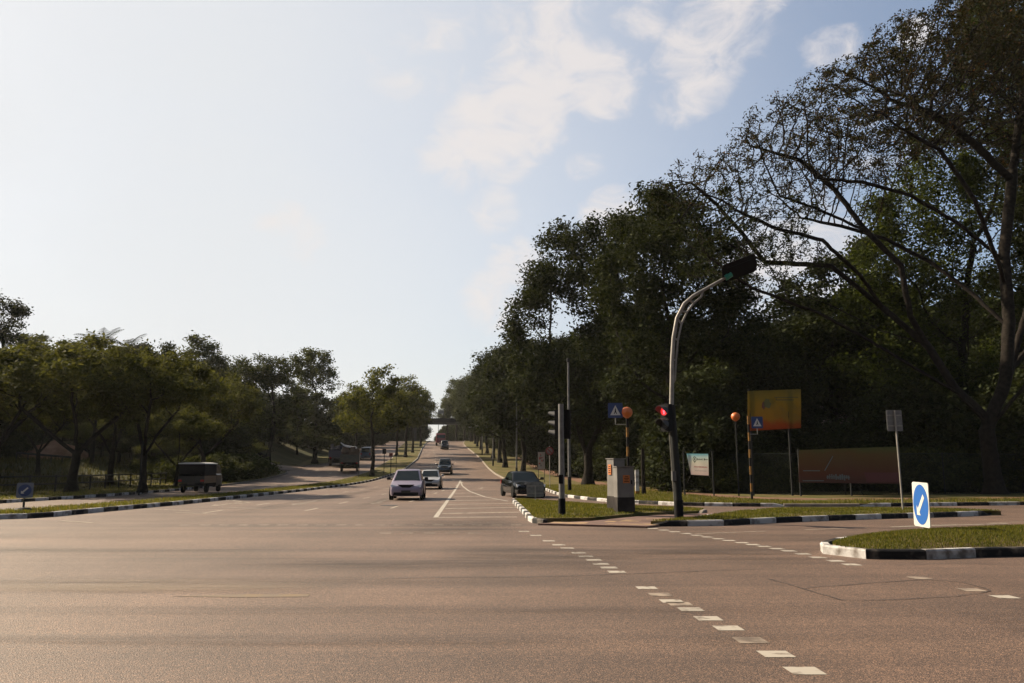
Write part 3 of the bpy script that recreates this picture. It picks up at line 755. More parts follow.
# --- green tree standing behind it
b0 = base(965, 57)
make_tree('broadleaf_tree', 'bright green leafy tree seen through the bare limbs of the great rain tree', 'tree', b0, [(0, 0, 0), (.2, 0, 4), (.4, 0, 8)],
    [env_px(1035, 170, 58, 5, 4, 6, b0), env_px(940, 310, 57, 5, 4, 4.5, b0), env_px(880, 300, 57, 3.2, 4, 3.4, b0), env_px(915, 250, 57, 4.8, 4, 6, b0), env_px(970, 190, 58, 6, 4, 7, b0), env_px(1020, 290, 57, 5, 4, 6, b0), env_px(1000, 40, 57, 4.2, 4, 5, b0), env_px(890, 370, 57, 4, 4, 4, b0), env_px(985, 370, 57, 5, 4, 4, b0)],
    natt=1100, step=.8, r_base=.42, nleaf=95000, lsize=.29, sigma=.6, leaf=leaf_green, seed=31, clump=.9, flat=.9)
b0 = base(1085, 50)
make_tree('broadleaf_tree', 'dense dark tree at the right edge whose crown fills the top corner of the view', 'tree', b0, [(0, 0, 0), (-.2, 0, 5), (-.4, 0, 10)],
    [env_px(1005, 22, 51, 2.8, 3.5, 3.2, b0), env_px(1045, 60, 51, 4, 4, 5, b0), env_px(1090, 40, 51, 4.5, 4, 6, b0), env_px(1060, 200, 52, 4, 4, 5, b0), env_px(1120, 220, 51, 4.5, 4, 6, b0)],
    natt=700, step=.75, r_base=.4, nleaf=52000, lsize=.27, sigma=.5, leaf=leaf_dark, seed=36, clump=.8, flat=.9)
# --- tiered dark tree in the middle of the right side
b0 = base(838, 60)
make_tree('tiered_tree', 'dark tiered tree with clumped round foliage, behind the street lamp arm', 'tree', b0, [(0, 0, 0), (0, 0, 5), (.2, 0, 10), (.3, 0, 15)],
    [env_px(862, 250, 60, 1.9, 2, 1.5, b0), env_px(828, 268, 60, 2.2, 2, .9, b0), env_px(800, 300, 60, 2.6, 3, 1.2, b0), env_px(870, 300, 60, 2.6, 3, 1.5, b0), env_px(835, 335, 59, 4.5, 4, 1.5, b0), env_px(790, 352, 60, 3, 3, 1.6, b0), env_px(845, 385, 60, 5, 4, 2, b0), env_px(780, 395, 60, 3.4, 3, 1.8, b0)],
    natt=900, step=.6, r_base=.3, nleaf=46000, lsize=.30, sigma=.42, leaf=leaf_dark, seed=41, clump=.8, flat=.9, aspect=.7, dinf=14, limbs=[[(.1, 0, 9), (1.5, 0, 13), (2.2, 0, 16.5)], [(.2, 0, 11), (-1.2, 0, 14.5)], [(0, 0, 7), (-2.2, 0, 10.5), (-3, 0, 13)]])
# --- two big dark trees either side of the tall lamp post
b0 = base(588, 69)
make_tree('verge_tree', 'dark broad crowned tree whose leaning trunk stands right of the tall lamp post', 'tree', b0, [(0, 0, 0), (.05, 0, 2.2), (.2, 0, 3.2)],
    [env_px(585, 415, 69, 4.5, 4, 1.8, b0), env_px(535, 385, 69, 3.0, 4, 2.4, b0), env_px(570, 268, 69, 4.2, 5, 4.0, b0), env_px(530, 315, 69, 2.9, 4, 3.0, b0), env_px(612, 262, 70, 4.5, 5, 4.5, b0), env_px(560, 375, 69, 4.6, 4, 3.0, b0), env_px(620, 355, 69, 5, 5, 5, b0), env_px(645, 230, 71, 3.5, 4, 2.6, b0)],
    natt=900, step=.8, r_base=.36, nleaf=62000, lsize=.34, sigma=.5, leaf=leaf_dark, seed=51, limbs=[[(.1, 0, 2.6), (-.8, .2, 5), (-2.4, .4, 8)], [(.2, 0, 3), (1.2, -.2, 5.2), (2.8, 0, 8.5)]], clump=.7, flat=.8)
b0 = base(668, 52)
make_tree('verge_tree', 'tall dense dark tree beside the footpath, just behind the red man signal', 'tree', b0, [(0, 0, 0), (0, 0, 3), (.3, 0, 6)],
    [env_px(716, 380, 45.5, 1.1, .7, .9, b0), env_px(690, 410, 54, 4, 3.5, 1.8, b0), env_px(662, 235, 54, 3.6, 4, 3.4, b0), env_px(700, 275, 53, 3.4, 4, 4, b0), env_px(632, 285, 54, 3.4, 4, 3.6, b0), env_px(668, 330, 54, 4.6, 4, 4.4, b0), env_px(715, 345, 54, 3.5, 4, 3.4, b0), env_px(640, 385, 54, 3.2, 3.5, 2, b0)],  # first ellipsoid: foliage lobe added to dapple the yellow banner with shadow
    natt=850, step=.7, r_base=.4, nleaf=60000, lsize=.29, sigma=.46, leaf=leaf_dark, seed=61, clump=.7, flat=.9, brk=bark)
b0 = base(742, 56)
make_tree('broadleaf_tree', 'low spreading dark tree behind the yellow banner', 'tree', b0, [(0, 0, 0), (0, 0, 3), (0, 0, 5)],
    [env_px(745, 350, 56, 3.5, 3, 4, b0), env_px(760, 390, 56, 4.2, 3, 2.2, b0), env_px(715, 395, 57, 3, 3, 2.4, b0)],
    natt=420, step=.7, r_base=.24, nleaf=22000, lsize=.29, sigma=.5, leaf=leaf_dark, seed=71, clump=.8, flat=.9)

# --- prototypes for rows and woods
def proto(name, label, cat, kind, loc, seed, group=None):
    rs = random.Random(seed)
    if kind == 'round':     # tall crown, 1 = metre, 14 m high
        env = [(0, 0, 9.5, 3.8, 3.8, 4.2), (1.8, .5, 7.4, 3, 3, 3), (-1.9, -.6, 7.0, 3, 3, 3), (.2, 1.2, 11.5, 2.4, 2.4, 2.4), (.3, 0, 4.9, 3.4, 3.4, 1.9)]
        return make_tree(name, label, cat, loc, [(0, 0, 0), (.1, 0, 1.5), (.1, .1, 2.6)], env, natt=560, step=.7, r_base=.22, nleaf=24000, lsize=.36, sigma=.5, leaf=leaf_dark, seed=seed, group=group, clump=.8, flat=.8)
    if kind == 'umbrella':  # flat spreading crown, 10 m
        env = [(0, 0, 7.0, 5.2, 5.2, 2.6), (2.6, .5, 6.6, 3.4, 3.4, 1.8), (-2.8, -.4, 6.5, 3.4, 3.4, 1.9), (0, 1, 8.3, 3, 3, 1.6)]
        return make_tree(name, label, cat, loc, [(0, 0, 0), (.05, 0, 1.2), (.1, 0, 2.4)], env, natt=560, step=.55, r_base=.21, nleaf=22000, lsize=.25, sigma=.34, leaf=leaf_light, seed=seed, group=group, clump=.9, flat=.5, limbs=[[(.1, 0, 2.2), (-1.4, .3, 3.8), (-2.8, .5, 5.4)], [(.1, 0, 2.4), (1.2, .2, 4), (2.6, .2, 5.6)], [(.1, 0, 2.4), (.2, -1, 4.2), (.1, -2, 5.6)]])
    if kind == 'airy':      # young roadside tree, 9.5 m, thin and see-through
        env = [(0, 0, 6.2, 2.6, 2.6, 2.6), (1.2, .4, 5, 1.8, 1.8, 1.8), (-1.4, -.3, 4.9, 1.9, 1.9, 1.7), (.3, .2, 8, 1.5, 1.5, 1.7), (-.8, .3, 7.4, 1.2, 1.2, 1.4)]
        return make_tree(name, label, cat, loc, [(0, 0, 0), (.05, 0, 1.4), (0, 0, 2.6)], env, natt=320, step=.5, r_base=.13, r_tip=.012, nleaf=8200, lsize=.25, sigma=.30, leaf=leaf_airy, seed=seed, group=group, clump=.8, flat=.8)
    if kind == 'fartall':   # hazier open-crowned forest tree, 17 m
        env = [(0, 0, 12.5, 3.6, 3.6, 3.6), (2, 0, 10.5, 2.8, 2.8, 2.4), (-2, .4, 10.8, 2.8, 2.8, 2.6), (.4, .3, 15.4, 2, 2, 1.6), (-1, -.8, 7.8, 2.8, 2.8, 2)]
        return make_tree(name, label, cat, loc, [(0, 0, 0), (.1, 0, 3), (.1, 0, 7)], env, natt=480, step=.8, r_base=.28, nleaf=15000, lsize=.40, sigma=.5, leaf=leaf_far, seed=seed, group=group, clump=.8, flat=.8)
    if kind == 'thicket':   # foliage down to the ground, 6 m
        env = [(0, 0, 3.4, 2.8, 2.6, 2.8), (1.8, .3, 2.0, 2.0, 2.0, 2.0), (-1.8, -.2, 2.1, 2.0, 2.0, 2.1), (.4, .3, 5.0, 1.7, 1.7, 1.5)]
        return make_tree(name, label, cat, loc, [(0, 0, 0), (0, 0, .8)], env, natt=420, step=.5, r_base=.12, r_tip=.01, nleaf=15000, lsize=.32, sigma=.42, leaf=leaf_dark, seed=seed, group=group, clump=.9, flat=1.0)
    if kind == 'bush':
        env = [(0, 0, .9, 1.5, 1.2, 1.0), (.9, .2, .7, 1, 1, .8), (-.9, -.1, .7, 1, 1, .8)]
        return make_tree(name, label, cat, loc, [(0, 0, 0), (0, 0, .3)], env, natt=150, step=.3, r_base=.06, r_tip=.008, nleaf=4200, lsize=.20, sigma=.2, leaf=leaf_mid, seed=seed, group=group, clump=.6, flat=.9)

ROWG = 'row of verge trees along the right side of the main road'
BACKL, BACKR, BACKF = 'wood behind the left verge', 'wood behind the right fence', 'wood beyond the footbridge'
rowspots = [(523, 96, 1.22, 'dark tree standing directly behind the black sedan'), (505, 112, 1.25, 'dark verge tree next beyond the one behind the black sedan'), (500, 124, 1.2, None), (493, 138, 1.15, None), (487, 155, 1.1, None), (481, 172, 1.05, None), (477, 190, 1.0, None), (475, 208, 1.2, None), (471, 228, 1.3, None)]
pr_round = None
for i, (px, D, s, lab) in enumerate(rowspots):
    lab = lab or 'dark tree in the far stretch of the row lining the right verge uphill'
    loc = base(px, D)
    if pr_round is None: pr_round = proto('verge_tree', lab, 'tree', 'round', loc, 101, ROWG); pr_round.scale = (s, s, s)
    else: copy_tree(pr_round, loc, i * 2.1, (s, s, s * (.92 + .06 * (i % 3))), lab, ROWG)
pr_round2 = proto('broadleaf_tree', 'dark tree filling the wood behind the right fence', 'tree', 'round', base(560, 84) + Vector((3, 0, 0)), 137, BACKR)
rs = random.Random(5)
for i, (px, D, s) in enumerate([(604, 84, 1.3), (640, 80, 1.35), (560, 108, 1.35), (535, 130, 1.3), (690, 72, 1.2), (585, 120, 1.4), (515, 150, 1.25), (555, 160, 1.4), (505, 185, 1.2), (530, 200, 1.4), (490, 215, 1.2), (512, 240, 1.3), (620, 110, 1.5), (660, 100, 1.4), (720, 90, 1.4), (770, 88, 1.3), (825, 90, 1.5), (880, 85, 1.5), (930, 80, 1.5), (985, 84, 1.5), (1040, 72, 1.5), (1075, 60, 1.4), (700, 120, 1.6), (790, 120, 1.6), (900, 118, 1.6)]):
    copy_tree(pr_round2 if i % 2 else pr_round, base(px, D), rs.uniform(0, 6.28), (s, s, s * rs.uniform(.8, 1.0)), 'dark tree filling the wood behind the right fence', BACKR)
# low shade trees close behind the fence
for i, (px, D, s) in enumerate([(905, 55, .55), (935, 52, .5), (700, 60, .6), (870, 64, .7), (960, 66, .75), (1030, 56, .6), (815, 68, .62), (1010, 64, .8), (925, 70, .8)]):
    copy_tree(pr_round2, base(px, D), rs.uniform(0, 6.28), (s, s, s * .9), 'small dark tree crowded close behind the fence', 'small trees close behind the fence')
bush0 = proto('bush', 'leafy green bush growing low along the wire fence', 'bush', 'bush', base(726, 48), 201, 'bushes along the wire fence')
for i, (px, D, s) in enumerate([(746, 49, .8), (765, 48, .9), (790, 49.5, 1.0), (905, 49, 1.3), (925, 49, 1.5), (950, 50, 1.6), (975, 50, 1.2), (1015, 49, 1.5), (1040, 49, 1.4), (660, 62, 1.1), (645, 70, 1.2), (630, 72, 1.1), (715, 56, 1.2), (830, 55, 1.3), (870, 55, 1.3)]):
    copy_tree(bush0, base(px, D), rs.uniform(0, 6.28), s, None, 'bushes along the wire fence')

TH = 'thicket trees behind the right fence'
thick0 = proto('thicket_tree', 'dense dark thicket tree with foliage to the ground behind the right fence', 'tree', 'thicket', base(705, 50), 231, TH)
for i, (px, D, s) in enumerate([(676, 56, .8), (725, 52, .85), (770, 54, .9), (742, 50, .6), (800, 56, .8), (845, 52, .75), (880, 53, .9), (915, 52, 1.0), (945, 54, 1.1), (965, 50.5, .8), (1012, 51, 1.1), (1040, 50, 1.1), (1062, 53, 1.2), (1090, 52, 1.2), (655, 66, .9), (690, 64, 1.0), (632, 74, .9), (612, 82, 1.0), (598, 92, 1.0), (584, 104, 1.0), (572, 116, 1.0), (560, 128, 1.1), (548, 142, 1.1), (536, 156, 1.1), (528, 172, 1.1), (520, 190, 1.1), (512, 205, 1.1), (505, 222, 1.1), (575, 92, .9), (552, 110, 1.0), (540, 122, 1.0), (524, 142, 1.0), (512, 160, 1.0), (502, 180, 1.0), (494, 200, 1.0), (488, 218, 1.0), (640, 90, 1.2), (680, 84, 1.2), (720, 76, 1.2), (760, 78, 1.2), (950, 70, 1.3), (1000, 62, 1.2), (1050, 64, 1.3), (600, 112, 1.3), (575, 138, 1.3), (550, 165, 1.3), (530, 195, 1.3)]):
    copy_tree(thick0, base(px, D), rs.uniform(0, 6.28), (s * 1.1, s * 1.1, s * rs.uniform(.85, 1.1)), None, TH)
# --- beyond the footbridge
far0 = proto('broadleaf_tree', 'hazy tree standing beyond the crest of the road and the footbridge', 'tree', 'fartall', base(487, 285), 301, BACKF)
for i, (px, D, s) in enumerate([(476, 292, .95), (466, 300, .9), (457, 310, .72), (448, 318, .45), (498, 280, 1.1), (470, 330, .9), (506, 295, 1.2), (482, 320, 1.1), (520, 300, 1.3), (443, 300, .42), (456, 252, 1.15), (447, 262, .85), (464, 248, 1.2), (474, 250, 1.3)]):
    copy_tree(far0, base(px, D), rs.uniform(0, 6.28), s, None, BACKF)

# --- left side
b0 = base(72, 50)
umb = proto('shade_tree', 'umbrella crowned green tree whose trunk stands behind the left arrow sign', 'tree', 'umbrella', b0, 401)
umb.rotation_euler.z = .3; umb.scale = (1.2, 1.15, .98)
copy_tree(umb, base(143, 50), 2.2, (.9, .9, .93), 'green shade tree on the left verge, between the arrow sign and the covered pickup')
copy_tree(umb, base(203, 72), 4.0, (1.0, 1.0, 1.02), 'green shade tree rising behind the covered pickup')
copy_tree(umb, base(-10, 54), 1.2, (1.2, 1.2, .96), 'green shade tree cut by the left edge of the view')
copy_tree(umb, base(110, 66), 5.1, (1.0, 1.0, 1.0), 'small green tree in the field behind the left verge', 'small green trees in the left field')
copy_tree(umb, base(37, 64), 3.1, (.7, .7, .74), 'small green tree in the field behind the left verge', 'small green trees in the left field')
copy_tree(umb, base(176, 62), .4, (.6, .6, .64), 'small green tree in the field behind the left verge', 'small green trees in the left field')
b0 = base(-6, 74)
make_tree('broadleaf_tree', 'tall dark tree breaking the skyline at the far left edge', 'tree', b0, [(0, 0, 0), (0, 0, 5), (0, 0, 9)],
    [env_px(-10, 318, 74, 3.4, 3, 2.6, b0), env_px(5, 345, 74, 2.4, 3, 1.6, b0), env_px(-8, 375, 74, 4, 3, 3, b0)], natt=420, step=.6, r_base=.25, nleaf=17000, lsize=.28, sigma=.34, leaf=leaf_dark, seed=411, clump=1.0, flat=.9)
b0 = base(152, 92)
make_tree('broadleaf_tree', 'dark bushy topped tree above the left shade trees', 'tree', b0, [(0, 0, 0), (0, 0, 5), (0, 0, 8)],
    [env_px(150, 360, 92, 3.8, 3, 2.4, b0), env_px(138, 350, 92, 1.6, 2, 1.2, b0), env_px(165, 352, 92, 1.6, 2, 1.4, b0), env_px(172, 385, 92, 3.4, 3, 2.4, b0), env_px(130, 385, 92, 3.4, 3, 2.4, b0)], natt=420, step=.6, r_base=.24, nleaf=17000, lsize=.32, sigma=.36, leaf=leaf_dark, seed=421, clump=1.0, flat=.9)
b0 = base(267, 103)
make_tree('rain_tree', 'domed rain tree with forked trunk on the grass beside the side road', 'tree', b0, [(0, 0, 0), (.0, 0, 1.6), (.1, 0, 3.0)],
    [env_px(257, 375, 103, 4.6, 4.5, 2.7, b0), env_px(236, 395, 103, 2.6, 3.5, 2.0, b0), env_px(281, 372, 103, 2.6, 3, 2.2, b0), env_px(262, 418, 103, 4.4, 3.5, 2.2, b0), env_px(230, 425, 103, 3.0, 3, 1.6, b0), env_px(290, 410, 103, 2.2, 3, 2.0, b0)],
    natt=620, step=.65, r_base=.40, nleaf=26000, lsize=.33, sigma=.40, leaf=leaf_mid, seed=431, limbs=[[(0, 0, 1.9), (-2.0, 0, 3.1), (-4.0, 0, 5.6)], [(.1, 0, 2.2), (1.8, 0, 3.4), (3.6, 0, 4.2)], [(.1, 0, 2.8), (.5, 0, 5.2), (.5, 0, 8)]], clump=.9, flat=.8)
b0 = base(314, 122)
make_tree('broadleaf_tree', 'tall dense dark tree standing just left of the loaded lorry', 'tree', b0, [(0, 0, 0), (0, 0, 5), (0, 0, 9)],
    [env_px(312, 366, 122, 3.6, 3.5, 3.2, b0), env_px(300, 385, 122, 2.4, 3, 2.6, b0), env_px(326, 380, 122, 2.2, 3, 2.4, b0), env_px(312, 412, 122, 4.4, 4, 3.4, b0), env_px(318, 438, 122, 4.4, 4, 2.0, b0)], natt=520, step=.75, r_base=.32, nleaf=24000, lsize=.38, sigma=.46, leaf=leaf_far, seed=441, clump=.9, flat=.9)
# backdrop wood on the left
for i, (px, D, s) in enumerate([(-30, 95, .95), (20, 100, .9), (62, 105, .92), (100, 112, .95), (122, 100, .8), (195, 112, .92), (218, 130, .8), (200, 140, .9), (245, 135, .6), (285, 150, .7), (340, 150, .75), (350, 175, .8), (365, 190, .95), (338, 170, .8), (300, 165, .75), (150, 125, .95), (75, 135, 1.0), (20, 130, 1.0), (-40, 120, 1.1), (378, 210, .95), (390, 235, .85), (352, 205, 1.0), (400, 262, .75)]):
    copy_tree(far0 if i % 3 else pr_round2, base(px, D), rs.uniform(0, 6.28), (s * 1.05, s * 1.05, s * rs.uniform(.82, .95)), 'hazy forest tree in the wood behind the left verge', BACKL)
for i, (px, D, s) in enumerate([(88, 84, .5), (130, 84, .55), (165, 82, .5), (225, 92, .6), (240, 95, .55), (-20, 70, .6), (100, 90, .6), (182, 88, .6), (212, 100, .7), (262, 128, .6), (296, 135, .65), (330, 138, .7), (5, 90, .6), (82, 96, .6)]):
    copy_tree(pr_round2 if i % 2 else umb, base(px, D), rs.uniform(0, 6.28), (s * 1.1, s * 1.1, s * .8), 'low tree in the undergrowth behind the left railing', 'low trees behind the left railing')
for i, (px, D, s) in enumerate([(200, 76, 1.3), (212, 78, 1.4), (224, 80, 1.4), (236, 83, 1.4), (247, 86, 1.4), (258, 92, 1.1), (150, 82, 1.0), (165, 80, 1.1), (183, 76, 1.3)]):
    copy_tree(bush0, base(px, D), rs.uniform(0, 6.28), (s * 1.25, s, s), 'dark hedge bush planted along the back of the left verge', 'hedge bushes along the left verge')
THL = 'thicket trees behind the left railing'
for i, (px, D, s) in enumerate([(-15, 78, .8), (6, 84, .8), (22, 104, .9), (45, 108, .9), (80, 100, .8), (98, 98, .8), (116, 96, .8), (133, 98, .8), (150, 96, .8), (168, 94, .9), (186, 92, .9), (203, 98, .9), (222, 106, .9), (240, 112, .9), (250, 122, 1.0), (278, 140, .9), (296, 150, .9), (316, 156, 1.0), (336, 165, 1.0), (350, 172, 1.0), (362, 185, 1.0), (374, 200, .9), (384, 220, .9), (66, 110, 1.1), (110, 110, 1.2), (150, 115, 1.2), (190, 120, 1.2), (226, 140, 1.2), (262, 160, 1.2), (0, 108, 1.2), (-30, 90, 1.1)]):
    copy_tree(thick0, base(px, D), rs.uniform(0, 6.28), (s * 1.1, s * 1.1, s), 'dense dark thicket tree in the undergrowth behind the left railing', THL)
THF = 'thicket trees beyond the crest'
for i, (px, D, s) in enumerate([(396, 255, 1.1), (404, 262, 1.2), (412, 268, 1.1), (419, 275, 1.0), (386, 250, 1.2), (376, 245, 1.2), (439, 300, .55), (443, 292, .65), (446, 285, .8), (454, 290, 1.0), (462, 280, 1.1), (470, 284, 1.2), (478, 276, 1.2), (486, 270, 1.2), (494, 262, 1.2), (500, 255, 1.2), (466, 300, 1.3), (482, 300, 1.4), (458, 305, 1.1), (450, 310, .9)]):
    copy_tree(thick0, base(px, D), rs.uniform(0, 6.28), (s * 1.3, s * 1.3, s * 1.25), 'dense dark thicket tree beyond the crest of the road', THF)
for i, (x, y, s) in enumerate([(-47, 62, 1.0), (-53, 70, 1.1), (-45, 52, .95), (-52, 58, 1.1), (-58, 66, 1.2), (-60, 78, 1.2), (-56, 88, 1.1), (-64, 92, 1.2), (-49, 46, 1.0), (-57, 50, 1.1)]):  # trees added outside the view so their shadows darken the left field
    copy_tree(umb, (x, y, ground_z(x, y) - .1), i * 1.3, (s * 1.15, s * 1.15, s * 1.05), 'green tree added off the left edge of the view to shadow the field', 'shadow casting trees added off the left')
# median trees
air = proto('roadside_tree', 'slim young tree on the grass median, nearest of those right of the lorry', 'tree', 'airy', base(372, 92), 501)
air.scale = (1.42, 1.3, 1.36)
for px, D, s, lab in ((405, 140, 1.62, 'airy young tree on the median where the poles stand'), (396, 146, 1.45, 'airy young median tree partly hidden left of its taller neighbour'), (412, 158, 1.45, 'airy young median tree third from the nearest'), (420, 190, 1.5, 'airy young median tree farthest up the hill, nearest to the footbridge'), (355, 126, 1.35, 'airy young tree on the median behind the loaded lorry')):
    copy_tree(air, base(px, D), px * .7, (s, s, s * .95), lab)

# unseen trees added behind the camera to block light from the rear sky
for i, (x, y, s) in enumerate([(-42, -16, 1.7), (-31, -20, 1.8), (-21, -17, 1.7), (-11, -21, 1.9), (-2, -18, 1.8), (8, -20, 1.8), (17, -17, 1.7), (27, -19, 1.9), (37, -15, 1.7), (47, -12, 1.7), (-16, -28, 2.2), (3, -30, 2.2), (22, -28, 2.2)]):
    copy_tree(pr_round2, (x, y, -.1), i * 1.9, (s * 1.25, s * 1.25, s * 1.15), 'tall dark tree added out of view behind the camera to block rear sky light', 'light blocking trees added behind the camera')
# palms
def palm(px, top, D, label, seed):
    b0 = base(px, D); r = random.Random(seed)
    root = empty('palm_tree', b0, 0, label, 'palm tree')
    h = rel(px, top, D, b0).z
    mb_ = MB(); mb_.tube([(0, 0, 0), (.1, 0, h * .4), (.05, .05, h)], [.2, .14, .12], 8); mb_.build('trunk', bark, root, smooth=True)
    f = MB()
    for k in range(15):
        a = k * 2.4 + r.uniform(-.2, .2); el = r.uniform(.15, 1.25); L = r.uniform(2.6, 3.4)
        prev = Vector((.05, .05, h)); d = Vector((math.cos(a) * math.cos(el), math.sin(a) * math.cos(el), math.sin(el)))
        pts = [prev]
        for i in range(8):
            d = (d + Vector((0, 0, -.17))).normalized(); prev = prev + d * L / 8; pts.append(prev)
        f.tube(pts, [.03, .028, .025, .022, .02, .016, .012, .01, .006], 4)
        for i in range(1, 9):
            for sub in (0, .5):
                p = pts[i - 1].lerp(pts[i], .5 + sub); dd = (pts[i] - pts[i - 1]).normalized(); sd_ = dd.cross(Vector((0, 0, 1))).normalized()
                for s in (-1, 1):
                    tip = p + (sd_ * s * .75 + dd * .45 + Vector((0, 0, -.35))) * (.85 * math.sin(math.pi * min(.95, (i + sub) / 9)) + .12)
                    w_ = dd * .05
                    f.add([p - w_, p + w_, tip], [(0, 1, 2)])
    f.build('crown', leaf_palm, root)
palm(90, 347, 80, 'taller palm with drooping fronds above the left shade trees', 3)
palm(117, 350, 84, 'smaller palm with arching fronds above the left shade trees', 8)

# ------------------------------------------------------------------ fences, buildings, bridge
steel = material('galvanised_steel', (.24, .225, .20), .6, .2, noise=4, color2=(.16, .15, .135))
grey_paint = material('grey_metal_paint', (.15, .15, .145), .6, spec=.25, noise=6, color2=(.10, .098, .095))
black_paint = material('black_metal_paint', (.005, .005, .006), .75, spec=.12)
dark_steel = material('dark_steel', (.014, .015, .015), .75, spec=.15)
wire_mat = material('coated_fence_wire', (.016, .022, .018), .8, spec=.15)
concrete = material('concrete', (.22, .21, .20), .9, noise=2, color2=(.15, .145, .14))
white_enamel = material('white_enamel', (.42, .41, .39), .5)
blue_enamel = material('blue_enamel', (.008, .075, .28), .4)
dark_blue = material('dark_blue_enamel', (.010, .03, .11), .5)
red_enamel = material('red_enamel', (.16, .014, .012), .6)
orange_glass = material('orange_globe', (.42, .10, .015), .45)
yellow_band = material('yellow_band_paint', (.20, .095, .015), .6, spec=.2, noise=6, color2=(.10, .05, .01))
sheet_orange = material('orange_sticker', (.36, .10, .012), .6)

FP = [(60, 49.5), (40, 49.0), (31, 48.0), (23, 45.2), (14.2, 44.8), (12.2, 52), (10.8, 66), (8.8, 90), (5.9, 114), (3.9, 142)]
def fence():
    root = empty('chain_link_fence', (14.2, 44.8, 0), 0, 'long dark green chain link fence with leaning braces behind the right footpath', 'fence')
    o0 = Vector((14.2, 44.8, 0)); pts = resample(FP, 3.0)
    mesh = MB(); hgt = 2.3
    for p, q in zip(pts, pts[1:]):
        a, c = Vector((p.x, p.y, H(p.y) + .1)) - o0, Vector((q.x, q.y, H(q.y) + .1)) - o0
        L = (c - a).length; n = int(L / .16)
        r_ = .007
        for s in (0, 1):
            for i in range(-int(hgt / .16), n):
                t0, t1 = i * .16, i * .16 + hgt
                z0, z1 = 0.0, hgt
                if t0 < 0: z0 = -t0; t0 = 0
                if t1 > L: z1 = hgt - (t1 - L); t1 = L
                if z1 - z0 < .1: continue
                if s: z0, z1 = hgt - z0, hgt - z1
                P0 = a.lerp(c, t0 / L) + Vector((0, 0, z0)); P1 = a.lerp(c, t1 / L) + Vector((0, 0, z1))
                d = (P1 - P0).normalized(); u = d.orthogonal().normalized() * r_; w = d.cross(u)
                mesh.loft([[P + u, P - u * .5 + w * .87, P - u * .5 - w * .87] for P in (P0, P1)], cap=False)
        for z in (.05, hgt): mesh.tube([a + Vector((0, 0, z)), c + Vector((0, 0, z))], .018, 5)
    mesh.build('wire_mesh', wire_mat, root)
    for i, p in enumerate(pts):
        b = MB(); a = Vector((p.x, p.y, H(p.y) - .1)) - o0
        b.tube([a, a + Vector((0, 0, hgt + .28))], .03, 6)
        if i % 4 == 2: b.tube([a + Vector((0, 0, 1.9)), a + Vector((.75, -.7, .1))], .025, 5)
        b.build('post', dark_steel, root, smooth=True)
fence()

def house():
    cx0, cy0 = 27.5, 66.0
    root = empty('house', (cx0, cy0, 0), 0, 'pale walled low house with ribbed tile roof hidden among the right trees', 'house')
    wall_m = material('pale_plaster', (.12, .125, .13), .9, noise=.6, color2=(.08, .085, .088))
    tile = material('roof_tiles', (.11, .075, .055), .85, noise=2, color2=(.07, .05, .04))
    dark_glass = material('dark_window_glass', (.01, .012, .015), .1)
    b = MB(); b.box((0, 0, 2.2), (27, 9, 4.4)); b.build('wall', wall_m, root)
    b = MB()
    n = 60
    for s in (-1, 1):
        vs = []; 
        for i in range(n + 1):
            x = -14.2 + 28.4 * i / n; dz = .07 * (i % 2)
            vs += [(x, s * 5.3, 4.15 + dz), (x, 0, 6.7 + dz), (x, s * 5.3, 4.03 + dz), (x, 0, 6.55 + dz)]
        fs = []
        for i in range(n):
            k = 4 * i; fs += [(k, k + 4, k + 5, k + 1), (k + 2, k + 3, k + 7, k + 6), (k, k + 2, k + 6, k + 4)]
        b.add(vs, fs)
    for sx in (-13.48, 13.48): b.add([(sx, -4.48, 4.4), (sx, 4.48, 4.4), (sx, 0, 6.45)], [(0, 1, 2)])
    b.build('roof', tile, root)
    for x in (-11, -7.2, -3.4, .4, 8.2, 11.6):
        b = MB(); b.box((x, -4.53, 2.3), (1.7, .1, 1.5)); w = b.build('window', grey_paint, root)
        b = MB(); b.box((x - .4, -4.6, 2.3), (.7, .04, 1.3)); b.box((x + .4, -4.6, 2.3), (.7, .04, 1.3)); b.build('pane', dark_glass, w)
    b = MB(); b.box((4.4, -4.54, 1.15), (1.6, .1, 2.3)); b.build('door', black_paint, root)
house()

def hoarding():
    root = empty('site_hoarding', (8, 100, H(100)), 0, 'pale grey green corrugated hoarding running uphill behind the right verge trees', 'hoarding')
    m = material('grey_green_sheeting', (.075, .08, .06), .8, noise=.4, color2=(.04, .048, .036))
    b = MB(); pts = resample([(16.2, 60), (14.3, 72), (11.5, 96), (8.5, 120), (4.0, 150), (-1, 185)], .42); vs = []
    for i, p in enumerate(pts):
        off = .05 * (i % 2); vs += [(p.x - 8 + off, p.y - 100, H(p.y) - H(100) + .1), (p.x - 8 + off, p.y - 100, H(p.y) - H(100) + 3.0), (p.x - 7.96 + off, p.y - 100, H(p.y) - H(100) + 3.0), (p.x - 7.96 + off, p.y - 100, H(p.y) - H(100) + .1)]
    b.add(vs, [(4 * i + a, 4 * i + c, 4 * i + 4 + c, 4 * i + 4 + a) for i in range(len(pts) - 1) for a, c in ((0, 1), (1, 2), (2, 3))])
    b.build('sheeting', m, root)
    for i in range(0, len(pts), 8):
        p = pts[i]; q = MB(); q.box((p.x - 7.86, p.y - 100, H(p.y) - H(100) + 1.5), (.1, .1, 3.1)); q.build('post', dark_steel, root)
hoarding()

